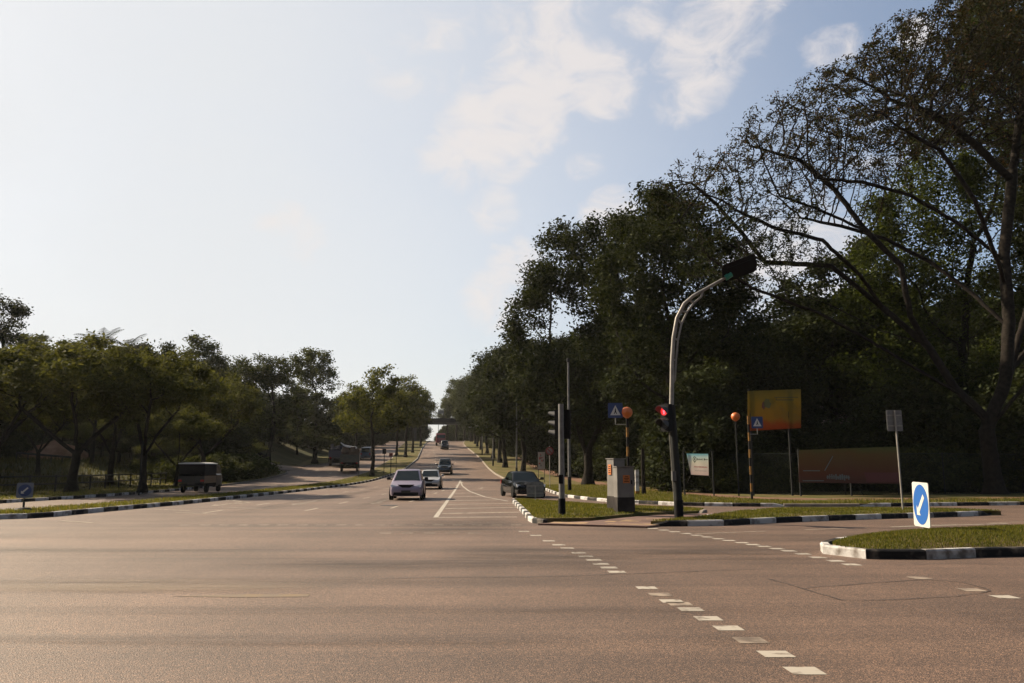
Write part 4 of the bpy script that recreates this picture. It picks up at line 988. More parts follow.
def footbridge():
    D = 238; zc = W(460, 424.5, D).z
    root = empty('footbridge', (-18, D, H(D)), R(3), 'long dark covered footbridge spanning the road at the top of the hill', 'footbridge')
    z = zc - H(D); m = material('weathered_bridge_concrete', (.03, .027, .025), .9, noise=.7, color2=(.02, .018, .017)); dk = material('bridge_roof_metal', (.015, .015, .016), .8, spec=.1)
    b = MB(); b.box((2, 0, z + .35), (46, 2.6, .7)); b.build('deck', m, root)
    for s in (-1, 1):
        b = MB(); b.box((2, s * 1.2, z + 1.75), (46, .07, .08))
        for i in range(31): b.box((-20.9 + i * 1.5, s * 1.2, z + 1.22), (.08, .08, 1.04))
        b.box((2, s * 1.33, z + 1.15), (46, .05, 1.25)); b.build('railing', dk, root)
    for x in (-20, -10.9, 10.5, 24):
        b = MB(); b.box((x, 0, z / 2 - .3), (.9, 1.4, z + .56)); b.box((x, 0, z - .25), (1.6, 2.3, .48)); b.build('pier', m, root)
    b = MB(); b.box((14, 0, z + 3.1), (22, 2.9, .16)); b.build('roof', dk, root)
    for x in range(4, 26, 4):
        for s in (-1, 1):
            b = MB(); b.box((x, s * 1.18, z + 1.9), (.1, .1, 2.3)); b.build('roof_post', dk, root)
footbridge()
def gantry():
    loc = W(441, 412, 246); 
    root = empty('gantry_sign', (loc.x, 246, H(246)), 0, 'small dark overhead road sign frame above the left half of the footbridge', 'road sign'); z = loc.z - H(246)
    b = MB()
    for dx in (-.75, .75): b.tube([(dx, 0, 0), (dx, 0, z + .9)], .08, 6)
    b.build('post', dark_steel, root)
    b = MB(); b.box((0, -.12, z), (1.8, .08, 1.0)); b.build('sign_plate', grey_paint, root)
gantry()

# ------------------------------------------------------------------ left railing
def railing():
    o0 = Vector((-30, 45, 0))
    root = empty('railing', o0, 0, 'low dark two rail fence along the back of the left verge', 'railing')
    pts = resample([(-40, 33), (-30, 41), (-27.8, 48), (-28.6, 58), (-30.0, 70)], 2.4); r1 = MB()
    gz = lambda p: max(H(p.y) + .1, ground_z(p.x, p.y) - .06)
    for p, q in zip(pts, pts[1:]):
        for z in (.55, 1.0): r1.tube([Vector((p.x, p.y, gz(p) + z)) - o0, Vector((q.x, q.y, gz(q) + z)) - o0], .045, 6)
    r1.build('rail', dark_steel, root)
    for p in pts:
        b = MB(); b.tube([Vector((p.x, p.y, gz(p) - .2)) - o0, Vector((p.x, p.y, gz(p) + 1.08)) - o0], .06, 6); b.build('post', dark_steel, root)
railing()
def earth_bank():
    c = base(46, 86); r = random.Random(4); b = MB(); rings = []
    zz = ground_z(c.x, c.y) - .1
    for k, (s, h) in enumerate(((1, -.5), (.86, .35), (.66, .95), (.42, 1.5), (.2, 1.85), (.05, 1.95))):
        rings.append([Vector((c.x + 4.6 * s * math.cos(a) * (1 + .12 * math.sin(3 * a)) + (.9 * (1 - s)), c.y + 3.6 * s * math.sin(a), zz + h * (1 + .1 * math.sin(2 * a + k)) + .06 * r.uniform(-1, 1))) for a in [2 * math.pi * i / 28 for i in range(28)]])
    b.loft(rings); o = b.build('earth_mound', laterite, smooth=True, angle=60)
    tag(o, 'bare orange earth mound in the field behind the left railing', 'earth mound')
    b = MB(); w0 = base(14, 74); w1 = base(72, 76)
    b.tube([(w0.x, 74, w0.z + .75), (w1.x, 76, w1.z + .75)], .10, 6)
    for t in np.linspace(0, 1, 6):
        p = w0.lerp(w1, t); b.tube([(p.x, p.y, p.z - .3), (p.x, p.y, p.z + .8)], .05, 5)
    tag(b.build('pipe_rail', dark_steel), 'dark horizontal pipe on posts in front of the orange earth mound', 'pipe')
earth_bank()

# ------------------------------------------------------------------ signs and signals
def disc(b, c, r, nrm, m=0, seg=24, th=.01, up=None):
    nrm = Vector(nrm).normalized(); u = nrm.cross(Vector((0, 0, 1))).normalized(); w = u.cross(nrm)
    c = Vector(c); b.prism([c + (u * math.cos(2 * math.pi * k / seg) + w * math.sin(2 * math.pi * k / seg)) * r for k in range(seg)], nrm * th, m)
def arrow_poly(s):
    # down-left arrow, unit sized; head at (-.62,-.62)
    base_ = [(-.66, -.66), (-.66, -.06), (-.47, -.25), (.42, .64), (.64, .42), (-.25, -.47), (-.06, -.66)]
    return [(x * s, y * s) for x, y in base_]
def rounded(w, h, r, n=4):
    o = []
    for cx, cy, a0 in ((w / 2 - r, h / 2 - r, 0), (-w / 2 + r, h / 2 - r, 90), (-w / 2 + r, -h / 2 + r, 180), (w / 2 - r, -h / 2 + r, 270)):
        for k in range(n + 1): a = R(a0 + 90 * k / n); o.append((cx + r * math.cos(a), cy + r * math.sin(a)))
    return o
def keep_left(loc, rz, w, h, rad, zc, lab, ell=(1, 1), post_r=.035, tilt=0, bord=white_enamel, collar=None, blue=None):
    """front of the panel faces local -Y"""
    root = empty('keep_left_sign', loc, rz, lab, 'road sign'); root.rotation_euler = (0, tilt, rz)
    b = MB(); b.tube([(0, .03, -.2), (0, .03, zc + h * .3)], post_r, 8); b.build('post', collar or grey_paint, root, smooth=True)
    if collar:
        b = MB(); b.lathe((0, .03, 0), [(.30, 0), (.30, .06), (.22, .12), (.05, .14)], 12); b.build('base', black_paint, root)
    b = MB(); b.prism([(x, 0, zc + z) for x, z in rounded(w, h, .05)], (0, -.018, 0)); pl = b.build('sign_plate', bord, root)
    b = MB(); b.prism([(rad * ell[0] * math.cos(2 * math.pi * k / 36), -.0185, zc + rad * ell[1] * math.sin(2 * math.pi * k / 36)) for k in range(36)], (0, -.004, 0)); b.build('blue_disc', blue or blue_enamel, pl)
    b = MB(); b.prism([(x * ell[0], -.023, zc + z * ell[1]) for x, z in arrow_poly(rad * .82)], (0, -.004, 0)); b.build('arrow', white_enamel, pl)
    return root
p = G(923, 529, .30); p.z = .27
keep_left(p, R(-84),   .58, .97, .27, .56, 'blue and white keep left arrow sign leaning on the near grass island', (1, 1.62), tilt=R(2), collar=None)
p = G(23, 511.2, .14); p.z = .13
keep_left(p, R(24), .50, .52, .205, .72, 'small round blue arrow sign on a short post at the end of the median', (1, 1), bord=material('grey_blue_rim', (.10, .12, .16), .6), collar=dark_steel, blue=dark_blue)  # darker blue puts the shade on this sign into its colour

def sign_back(loc, rz, w, h, zc, lab, name, post_to, pr=.03, cap=None):
    root = empty(name, loc, rz, lab, 'road sign'); root.rotation_euler.y = R(-.6)
    b = MB(); b.tube([(0, 0, -.15), (0, 0, post_to)], pr, 8); b.build('post', steel, root, smooth=True)
    b = MB(); b.prism([(x, .045, zc + z) for x, z in rounded(w, h, .04)], (0, .012, 0)); pl = b.build('sign_plate', grey_paint, root)
    b = MB()
    for dz in (-.25, .25): b.box((0, .036, zc + dz * h), (w * .92, .016, .04))
    b.build('bracket', steel, pl); return root
p = G(903, 510.8, .15); p.z = .15
sign_back(p, R(12), .62, .74, W(896, 420.5, p.y).z - p.z, 'grey back of a tall rectangular sign on a thin pole, on the long strip island', 'road_sign', W(896, 411, p.y).z - p.z + .02)
p = G(535.5, 501.5, .14); p.z = .14
sign_back(p, R(4), .76, .64, .52, 'low grey back of a square sign in front of the black sedan', 'road_sign', .7, .03)

def no_entry(px, py0, D, r, lab):
    b0 = base(px, D); zc = W(px, py0, D).z - b0.z
    root = empty('round_sign', b0, R(3), lab, 'road sign')
    b = MB(); b.tube([(0, 0, -.1), (0, 0, zc + r + .08)], .03, 6); b.build('post', steel, root)
    b = MB(); disc(b, (0, -.04, zc), r, (0, -1, 0)); pl = b.build('sign_plate', red_enamel, root)
    b = MB(); disc(b, (0, -.0505, zc), r * .72, (0, -1, 0), th=.004); b.build('white_field', material('dull_white', (.14, .11, .10), .6), pl)
    b = MB(); b.prism([(x * r, -.055, zc + z * r) for x, z in ((-.62, .44), (-.44, .62), (.62, -.44), (.44, -.62))], (0, -.003, 0)); b.build('bar', red_enamel, pl)
no_entry(549.8, 451, 60, .30, 'round red sign on a thin pole on the right verge, beyond the tall lamp post')
def pole_sign(px, top, D, lab, plate=None):
    b0 = base(px, D); b0.z = max(b0.z, H(D) + .13); z = W(px, top, D).z - b0.z
    root = empty('sign_pole', b0, 0, lab, 'pole')
    b = MB(); b.tube([(0, 0, -.1), (0, 0, z)], .045, 6); b.build('post', dark_steel, root)
    if plate: 
        b = MB(); b.box((0, -.06, z - plate[1] / 2), (plate[0], .03, plate[1])); b.build('sign_plate', plate[2], root)
pole_sign(383.7, 449, 98, 'thin dark pole, first of the cluster on the median grass', (.45, .6, dark_steel))
pole_sign(390.5, 453, 96, 'thin pole carrying a small red plate on the median grass', (.42, .42, red_enamel))
pole_sign(395.8, 449.5, 104, 'thin bare pole right of the small red plate on the median')
pole_sign(358.6, 452, 90, 'thin dark pole on the median left of the nearest young tree')
pole_sign(139.8, 441, 47, 'dark bare pole on the left verge, left of the covered pickup')

def lamp_post(px, pyb, top, D, lab, arm=True):
    b0 = base(px, D); b0.z = H(D) + .12; h = W(px, top, D).z - b0.z
    root = empty('street_lamp', b0, 0, lab, 'street lamp')
    b = MB(); b.tube([(0, 0, -.1), (0, 0, 1.6), (0, 0, h)], [.10, .10, .06], 10); b.build('pole', grey_paint, root, smooth=True)
    b = MB(); b.tube([(0, 0, -.1), (0, 0, .9)], .125, 10); b.build('base_sleeve', black_paint, root, smooth=True)
    if not arm:
        b = MB(); b.lathe((0, 0, h), [(.05, -.02), (.11, .02), (.13, .16), (.09, .24), (.01, .26)], 12); b.build('lamp_head', dark_steel, root, smooth=True); return
    b = MB(); b.tube([(0, 0, h), (-.3, 0, h + .45), (-1.0, 0, h + .75), (-1.9, 0, h + .9)], [.06, .055, .045, .04], 8); b.build('arm', grey_paint, root, smooth=True)
    b = MB(); b.loft([[Vector((x, y * w_, h + .9 + z)) for y, z in ((-.16, -.02), (-.1, .07), (.1, .07), (.16, -.02), (.08, -.09), (-.08, -.09))] for x, w_ in ((-1.8, .5), (-2.0, 1), (-2.4, .9), (-2.55, .4))]); hd = b.build('lamp_head', grey_paint, root, smooth=True)
lamp_post(569.5, 490, 362, 52.5, 'tall grey street lamp post right of the black sedan', arm=False)
lamp_post(516.6, 473, 400, 94, 'street lamp post directly behind the black sedan')
lamp_post(493, 466, 432, 116, 'street lamp post on the right verge, third up the hill')
lamp_post(482, 456, 432, 150, 'street lamp post on the right verge, farthest up the hill')

def signal_head(parent, c, yaw, n=3, lit=None, r=.105, pitch=.29, board=True, axis=Vector((0, 0, 1)), roll=None):
    """stack of lamps along 'axis', facing direction (sin yaw, -cos yaw)"""
    f = Vector((math.sin(yaw), -math.cos(yaw), 0)); f = (f - axis * f.dot(axis)).normalized(); s = axis.cross(f).normalized(); M = Matrix((s, f, axis)).transposed()
    c = Vector(c); L = n * pitch + .04
    b = MB(); b.box(c, (.30, .2, L), 0, M); hd = b.build('signal_housing', black_paint, parent)
    if board: 
        b = MB(); b.prism([c - f * .06 + s * x + axis * z for x, z in rounded(.62, L + .36, .12)], -f * .012); b.build('backing_board', black_paint, parent)
    for i in range(n):
        o = c + axis * ((n - 1) / 2 - i) * pitch + f * .1
        v = MB(); rings = []
        for t, cut in ((0, 200), (.26, 150)):
            rings.append((t, cut))
        seg = 14; vs = []
        for t, cut in rings:
            for k in range(seg + 1):
                a = R(90 - cut / 2 * (1.25 if t == 0 else 1) + cut * (1.25 if t == 0 else 1) * k / seg)
                d = s * math.cos(a) + axis * math.sin(a)
                vs.append(o + f * t + d * (r + .012)); vs.append(o + f * t + d * (r + .018))
        m = 2 * (seg + 1); fs = []
        for k in range(seg):
            fs += [(2 * k, 2 * k + 2, m + 2 * k + 2, m + 2 * k), (2 * k + 1, m + 2 * k + 1, m + 2 * k + 3, 2 * k + 3), (m + 2 * k, m + 2 * k + 2, m + 2 * k + 3, m + 2 * k + 1)]
        v.add(vs, fs); v.build('visor', visor_mat, hd, smooth=True)
        ln_ = MB(); disc(ln_, o + f * .002, r, f, 0, 20, .012); le = ln_.build('lens', lens_dark, hd)
        if lit and i == lit[0]:
            mm = MB(); u_ = s; q = lambda x, z: o + f * .0145 + u_ * x + axis * z
            mm.prism([q(.022 * math.cos(a), .066 + .02 * math.sin(a)) for a in [k * math.pi / 6 for k in range(12)]], f * .004)
            mm.prism([q(x, z) for x, z in ((-.044, .04), (.044, .04), (.046, -.02), (.03, -.02), (.032, -.09), (-.032, -.09), (-.03, -.02), (-.046, -.02))], f * .004)
            mm.build('red_man', lit[1], hd)
            rr = MB(); disc(rr, o + f * .0142, r * .93, f, 0, 20, .0003); rr.build('lit_lens', lit[2], hd)
    return hd
visor_mat = material('visor_grey_black', (.02, .02, .02), .6)
lens_dark = material('unlit_lens', (.008, .008, .009), .35, spec=.2)
lit_red = material('lit_red_man', (.6, .02, .03), .4, emission=((1.0, .05, .07), 2.2))
lit_halo = material('lit_red_lens', (.2, .01, .01), .4, emission=((1.0, .03, .03), .35))

# mast with the overhead arm and the red man
p = G(679, 517.5, .13); p.z = .10
mast = empty('traffic_signal_mast', p, 0, 'tall grey signal mast with curved overhead arm and lit red man', 'traffic light')
D = p.y
rl = lambda px, py, d=0.0: W(px, py, D + d) - p
q405 = rl(671.5, 405); sl = q405.x / q405.z
b = MB(); b.tube([(0, 0, -.1), (0, 0, .55)], .14, 12); b.build('base_sleeve', black_paint, mast, smooth=True)
b = MB(); b.tube([(0, 0, .5), (sl * q405.z, 0, q405.z)], [.12, .11], 12); b.build('pole', dark_steel, mast, smooth=True)
cur = [(671.5, 406), (671.8, 385), (672.2, 360), (673.5, 338), (677, 318), (684, 304), (693, 296), (708, 287.5), (725, 278)]
b = MB(); P = [rl(*c) for c in cur]
Pr = [P[0]]
for i in range(1, len(P)): Pr += [P[i - 1].lerp(P[i], .5), P[i]]
b.tube(Pr, [.075 - .03 * i / (len(Pr) - 1) for i in range(len(Pr))], 10); b.build('arm', steel, mast, smooth=True)
low = [(675, 380), (676, 360), (678, 340), (681.5, 324), (687, 312), (694, 303), (701, 297)]
b = MB(); Q = [rl(*c) for c in low]; b.tube(Q, .03, 8)
for i in range(0, 6):
    a = Q[i]; t = min(range(len(Pr)), key=lambda k: (Pr[k] - a).length); b.tube([a, Pr[t]], .03, 6)
b.tube([Q[0], rl(672, 384)], .035, 6); b.tube([Q[-1], rl(703, 290.5)], .035, 6)
b.build('arm_brace', steel, mast, smooth=True)
b = MB(); c0 = rl(728, 276); b.tube([rl(725, 278) , rl(731, 274)], [.10, .10], 10); b.build('clamp', material('green_fitting', (.01, .16, .11), .5), mast, smooth=True)
ax = (rl(757, 260) - rl(722, 274)).normalized()
ax = (ax + Vector((0, .15, 0))).normalized()
signal_head(mast, rl(738, 267.5, .05), R(-110), 3, board=True, axis=ax)
signal_head(mast, Vector((sl * rl(672, 418).z - .20, -.10, rl(672, 418).z)), R(-50), 2, lit=(0, lit_red, lit_halo), r=.145, pitch=.40, board=False)
b = MB(); zz = rl(672, 418).z; b.box((sl * zz - .1, -.03, zz + .2), (.2, .05, .05)); b.box((sl * zz - .1, -.03, zz - .22), (.2, .05, .05)); b.build('bracket', black_paint, mast)
b = MB(); b.box((-.13, -.06, 1.28), (.12, .16, .30)); b.build('push_button_box', material('box_grey', (.06, .06, .06), .6), mast)
b = MB(); b.tube([(-.135, 0, .5), (-.135 + sl * 2.4, 0, 2.6)], .012, 6); b.build('conduit', steel, mast)

# second, shorter signal on the grass island
p = G(562, 515.5, .14); p.z = .12
post = empty('traffic_signal', p, 0, 'short grey traffic signal post with black visored head on the grass island', 'traffic light')
D = p.y; ztop = W(557, 404, D).z - p.z
b = MB(); b.tube([(0, 0, -.1), (0, 0, .55)], .115, 12); b.build('base_sleeve', black_paint, post, smooth=True)
b = MB(); b.tube([(0, 0, .5), (0, 0, ztop)], [.095, .085], 12); b.build('pole', grey_paint, post, smooth=True)
signal_head(post, Vector((-.04, .26, W(557, 424, D).z - p.z)), R(-118), 3, board=False, pitch=.30, r=.11)
signal_head(post, Vector((.16, .22, W(557, 424, D).z - p.z)), R(165), 3, board=False, pitch=.30, r=.11)
b = MB(); b.box((-.03, -.13, 1.15), (.14, .08, .28)); b.build('push_button_box', black_paint, post)
b = MB(); b.lathe((0, 0, 0), [(.34, -.04), (.32, .03), (.1, .045)], 14); b.build('footing', concrete, post)

def beacon(px, pyb, D, gl, sgn, lab, labels_side, globe=True, b0=None, rz=0.0, pr=.055, mats=None):
    """striped crossing beacon with a blue walking-figure sign on a bracket"""
    b0 = b0 or base(px, D); b0.z = H(D) + .12
    top = W(gl[0], gl[1], D).z - b0.z
    root = empty('crossing_beacon', b0, rz, lab, 'beacon')
    n = int(top / .36); 
    b = MB()
    for i in range(n): 
        z0, z1 = top * i / n, top * (i + 1) / n
        b.tube([(0, 0, z0 + .001), (0, 0, z1 - .001)], pr, 12, i % 2)
    b.build('striped_pole' if not mats else 'pole', mats or [black_paint, yellow_band], root, smooth=True)
    if globe:
        b = MB(); b.lathe((0, 0, top), [(.05, -.02), (.09, .02), (.17, .07), (.225, .17), (.235, .24), (.21, .34), (.14, .42), (.02, .46)], 20); b.build('globe', orange_glass, root, smooth=True)
    if sgn:
        sc_ = W(sgn[0], sgn[1], D) - b0; hw = sgn[2]
        b = MB(); sx = sc_.x
        zb = sc_.z - hw - .28
        b.tube([(0, 0, zb), (sx, -.02, zb), (sx, -.02, sc_.z - .1)], .022, 6); b.build('bracket', grey_paint, root)
        b = MB(); b.prism([(sx + x, -.045, sc_.z + z) for x, z in rounded(hw * 2, hw * 2.05, .04)], (0, -.012, 0)); pl = b.build('sign_plate', dark_blue, root)
        b = MB(); b.prism([(sx + x * hw, -.058, sc_.z + z * hw) for x, z in ((-.72, -.66), (.72, -.66), (0, .72))], (0, -.004, 0)); tr = b.build('white_triangle', white_enamel, pl)
        b = MB(); k = hw * .82
        b.prism([(sx + .07 * k * math.cos(a), -.0625, sc_.z + .28 * k + .07 * k * math.sin(a)) for a in [j * math.pi / 5 for j in range(10)]], (0, -.003, 0))
        b.prism([(sx + x * k, -.0625, sc_.z + z * k) for x, z in ((-.09, .19), (.08, .19), (.10, -.16), (.26, -.58), (.15, -.6), (.0, -.28), (-.16, -.6), (-.27, -.58), (-.10, -.16))], (0, -.003, 0))
        b.build('walking_figure', black_paint, pl)
    return root
b1 = W(629, 503, 33.0); beacon(629, 503, 33.0, (628.3, 418), (615.2, 410.5, .30), 'orange globe crossing beacon with blue walking figure sign, behind the control cabinets', -1, b0=Vector((b1.x, 33.0, .1)))
b1 = W(752, 499, 37.8); beacon(752, 499, 37.8, (749.5, 416), (756.8, 422.5, .27), 'striped crossing post with blue walking figure sign beside the yellow banner', 1, globe=False, b0=Vector((b1.x, 37.8, .1)))
b1 = W(739, 497, 42.5); beacon(739, 497, 42.5, (736.5, 421), None, 'plain orange globe beacon on a thin dark pole left of the yellow banner', 1, b0=Vector((b1.x, 42.5, .1)), pr=.035, mats=[dark_steel, dark_steel])

# control cabinets
pale = material('cabinet_grey', (.155, .146, .14), .75, spec=.12, noise=2.2, color2=(.115, .108, .102), detail=6)
plinth = material('cabinet_plinth', (.016, .013, .013), .85, spec=.15, noise=3, color2=(.035, .03, .028))
def cabinet(loc, rz, w, d, h, ph, lab, stick):
    root = empty('control_cabinet', loc, rz, lab, 'cabinet')
    b = MB(); b.box((0, 0, ph / 2 - .05), (w + .02, d + .02, ph + .1)); b.build('plinth', plinth, root)
    b = MB(); b.bbox((0, 0, (h + ph) / 2), (w, d, h - ph), .02); b.box((0, 0, h + .012), (w + .05, d + .05, .03)); b.build('housing', pale, root)
    b = MB(); b.box((0, -d / 2 - .006, (h + ph) / 2 - .01), (w - .1, .012, h - ph - .14)); dr = b.build('door', pale, root)
    b = MB(); b.box((w / 2 - .1, -d / 2 - .025, (h + ph) / 2), (.03, .03, .13)); b.build('handle', black_paint, dr)
    for c_, sz in stick:
        b = MB(); b.box(c_, sz); st_ = b.build('orange_notice', sheet_orange, root)
        bb = MB()
        along_x = sz[0] > sz[1]
        for k in range(4):
            zz = c_[2] + sz[2] * (.3 - .2 * k); L = (sz[0] if along_x else sz[1]) * (.7 if k % 2 else .5)
            bb.box((c_[0], c_[1] - (sz[1] / 2 + .002 if along_x else 0), zz) if along_x else (c_[0] - sz[0] / 2 - .002, c_[1], zz), (L, .003, sz[2] * .08) if along_x else (.003, L, sz[2] * .08))
        bb.build('notice_print', black_paint, st_)
    return root
p = G(619.5, 511, .14); p.z = .13
cabinet((p.x - .02, p.y + .62, .13), R(24), .46, .50, 1.80, .50, 'taller pale grey control cabinet standing behind the shorter one', [((-.256, 0, 1.43), (.012, .2, .36))])
p2 = G(626, 513, .14)
cabinet((p2.x - .02, p2.y + .25, .13), R(14), .60, .36, 1.52, .52, 'shorter grey control cabinet with square orange notice and dark plinth', [((.02, -.198, 1.12), (.24, .012, .26))])
# concrete marker post
b0 = base(637, 45.5); b0.z = .12
root = empty('marker_post', b0, 0, 'short pale concrete marker post with yellow foot on the verge behind the cabinets', 'post')
b = MB(); b.bbox((0, 0, .74), (.21, .18, 1.26), .02); b.build('shaft', kerb_white, root)
b = MB(); b.box((0, 0, .05), (.22, .19, .3)); b.build('yellow_foot', yellow_band, root)
b0 = base(643.5, 46.5); b0.z = .12
b = MB(); b.tube([(0, 0, -.1), (0, 0, .25), (-.02, 0, 1.1), (0, 0, 2.6)], [.15, .13, .12, .10], 10); o = b.build('wooden_post', bark, smooth=True); o.location = b0
tag(o, 'dark round timber post just right of the pale concrete marker post', 'post')

# banners -----------------------------------------------------------
def cloth_grid(b, P, nx, ny, sag, m=0, th=.006):
    """P: function (u,v)->Vector; both faces, slight wrinkles"""
    vs = []; 
    for off in (0, 1):
        for j in range(ny + 1):
            for i in range(nx + 1):
                u, v = i / nx, j / ny; q = P(u, v); q = q + Vector((0, sag * math.sin(u * 9 + v * 4) * math.sin(math.pi * v) + off * th, 0)); vs.append(q)
    n = (nx + 1) * (ny + 1); fs = []
    for j in range(ny):
        for i in range(nx):
            a = j * (nx + 1) + i; fs += [(a, a + 1, a + nx + 2, a + nx + 1), (n + a, n + a + nx + 1, n + a + nx + 2, n + a + 1)]
    edge = [i for i in range(nx + 1)] + [j * (nx + 1) + nx for j in range(1, ny + 1)] + [ny * (nx + 1) + i for i in range(nx - 1, -1, -1)] + [j * (nx + 1) for j in range(ny - 1, 0, -1)]
    for a, c in zip(edge, edge[1:] + edge[:1]): fs.append((a, n + a, n + c, c))
    b.add(vs, fs, m)
def banner_mat(name, stops, noise=1.4, rough=.6, trans=.55):
    m = bpy.data.materials.new(name); m.use_nodes = True; t = m.node_tree; bs = t.nodes['Principled BSDF']; bs.inputs['Roughness'].default_value = rough; bs.inputs['Specular IOR Level'].default_value = .25
    tc_ = t.nodes.new('ShaderNodeTexCoord'); s = t.nodes.new('ShaderNodeSeparateXYZ'); t.links.new(tc_.outputs['Generated'], s.inputs[0])
    n = t.nodes.new('ShaderNodeTexNoise'); n.inputs['Scale'].default_value = noise; n.inputs['Detail'].default_value = 3; t.links.new(tc_.outputs['Object'], n.inputs[0])
    a = t.nodes.new('ShaderNodeMath'); a.operation = 'MULTIPLY_ADD'; t.links.new(n.outputs[0], a.inputs[0]); a.inputs[1].default_value = .30; t.links.new(s.outputs['Z'], a.inputs[2])
    sb = t.nodes.new('ShaderNodeMath'); sb.operation = 'SUBTRACT'; t.links.new(a.outputs[0], sb.inputs[0]); sb.inputs[1].default_value = .15
    r = t.nodes.new('ShaderNodeValToRGB'); els = r.color_ramp.elements
    els[0].position, els[0].color = stops[0][0], (*stops[0][1], 1); els[1].position, els[1].color = stops[-1][0], (*stops[-1][1], 1)
    for p_, c_ in stops[1:-1]: e = els.new(p_); e.color = (*c_, 1)
    t.links.new(sb.outputs[0], r.inputs[0]); t.links.new(r.outputs[0], bs.inputs['Base Color'])
    tl = t.nodes.new('ShaderNodeBsdfTranslucent'); t.links.new(r.outputs[0], tl.inputs[0]); mx = t.nodes.new('ShaderNodeMixShader'); mx.inputs[0].default_value = trans
    o_ = [n_ for n_ in t.nodes if n_.type == 'OUTPUT_MATERIAL'][0]; t.links.new(bs.outputs[0], mx.inputs[1]); t.links.new(tl.outputs[0], mx.inputs[2]); t.links.new(mx.outputs[0], o_.inputs[0]); return m
# yellow banner on two posts
D = 43.6; a = W(747.5, 391, D); c = W(801, 392, D); d = W(801, 428, D); e = W(748, 431, D)
c.z += .16
D = 43.6
root = empty('yellow_banner', (0, 0, 0), 0, 'yellow and orange banner raised on two dark posts above the fence', 'banner'); root.location = ((a.x + c.x) / 2, D, .1); o0 = Vector(root.location)
b = MB(); cloth_grid(b, lambda u, v: (e.lerp(d, u)).lerp(a.lerp(c, u), v) - o0, 14, 10, .03); b.build('cloth', banner_mat('yellow_banner_print', [(.0, (.24, .055, .012)), (.16, (.27, .08, .014)), (.30, (.27, .165, .022)), (.7, (.25, .185, .028)), (1.0, (.16, .135, .03))]), root)
for px in (751.5, 790):
    b = MB(); x = W(px, 440, D).x - o0.x; b.tube([(x, .07, -.1), (x, .07, a.z - o0.z + .1)], .055, 6); b.build('post', dark_steel, root)
PY = lambda u, v: (e.lerp(d, u)).lerp(a.lerp(c, u), v) - o0
olive_ink = material('banner_olive_print', (.085, .085, .02), .7); maroon_ink = material('banner_maroon_print', (.10, .03, .018), .7)
def blot(u, v, w, h, mt, nm, seed):
    r_ = random.Random(seed); q = PY(u, v) + Vector((0, -.055, 0)); b = MB()
    b.prism([q + Vector((w * math.cos(t) * r_.uniform(.7, 1.15), 0, h * math.sin(t) * r_.uniform(.7, 1.15))) for t in [2 * math.pi * k / 14 for k in range(14)]], (0, -.004, 0)); b.build(nm, mt, root)
blot(.36, .66, .20, .30, olive_ink, 'printed_emblem', 2); blot(.29, .62, .10, .22, maroon_ink, 'printed_emblem', 4)
b = MB(); q = PY(.72, .80) + Vector((0, -.05, 0)); b.box(q, (1.3, .004, .05)); b.box(q + Vector((-.1, 0, -.14)), (1.0, .004, .05)); b.box(q + Vector((-.55, -.001, -.07)), (.04, .004, .16)); b.build('printed_line', olive_ink, root)
# orange long banner
D = 43.6; a = W(799, 450, D - .6); c = W(899, 446.5, D); d = W(899, 484, D); e = W(799, 482.5, D - .6)
root = empty('orange_banner', ((a.x + c.x) / 2, D - .5, .1), 0, 'long faded orange and brown banner hung low in front of the trees', 'banner'); o0 = Vector(root.location)
PB = lambda u, v: (e.lerp(d, u)).lerp(a.lerp(c, u), v) - o0
b = MB(); cloth_grid(b, PB, 20, 8, .03); b.build('cloth', banner_mat('orange_banner_print', [(.0, (.07, .026, .018)), (.25, (.095, .028, .012)), (.5, (.095, .042, .012)), (.8, (.10, .054, .012)), (.92, (.085, .072, .014)), (1.0, (.06, .064, .013))], 1.1, trans=.1), root)
b = MB(); r = random.Random(9)
lett = b
for k in range(11):
    u = .28 + k * .021; 
    q0 = PB(u, .17 + r.uniform(-.02, .02)) + Vector((0, -.05, 0)); b.box(q0, (r.uniform(.06, .1), .006, r.uniform(.16, .34))); b.box(q0, (.16, .004, .03))
b.build('lettering', material('pale_banner_print', (.10, .105, .10), .7), root)
b = MB(); q0 = PB(.76, .17) + Vector((0, -.05, 0)); b.box(q0, (2.5, .004, .52)); rb = b.build('red_block', material('banner_red_block', (.085, .014, .012), .7), root)
b = MB(); b.tube([PB(.25, .36) + Vector((0, -.06, 0)), PB(.33, .78) + Vector((0, -.06, 0))], .025, 5); b.build('pale_stroke', bpy.data.materials['pale_banner_print'], root)
b = MB(); q0 = PB(.12, .36) + Vector((0, -.05, 0)); b.box(q0, (.9, .004, .05)); b.build('pale_stroke', bpy.data.materials['pale_banner_print'], root)
b = MB(); q0 = PB(.13, .06) + Vector((0, -.05, 0)); b.box(q0, (1.2, .004, .05)); b.build('pale_stroke', bpy.data.materials['pale_banner_print'], root)
for u in (.0, .5, 1.0):
    q0 = PB(u, 1); b = MB(); b.tube([(q0.x, q0.y + .1, -.1), (q0.x, q0.y + .1, q0.z + .06)], .05, 6); b.build('post', dark_steel, root)
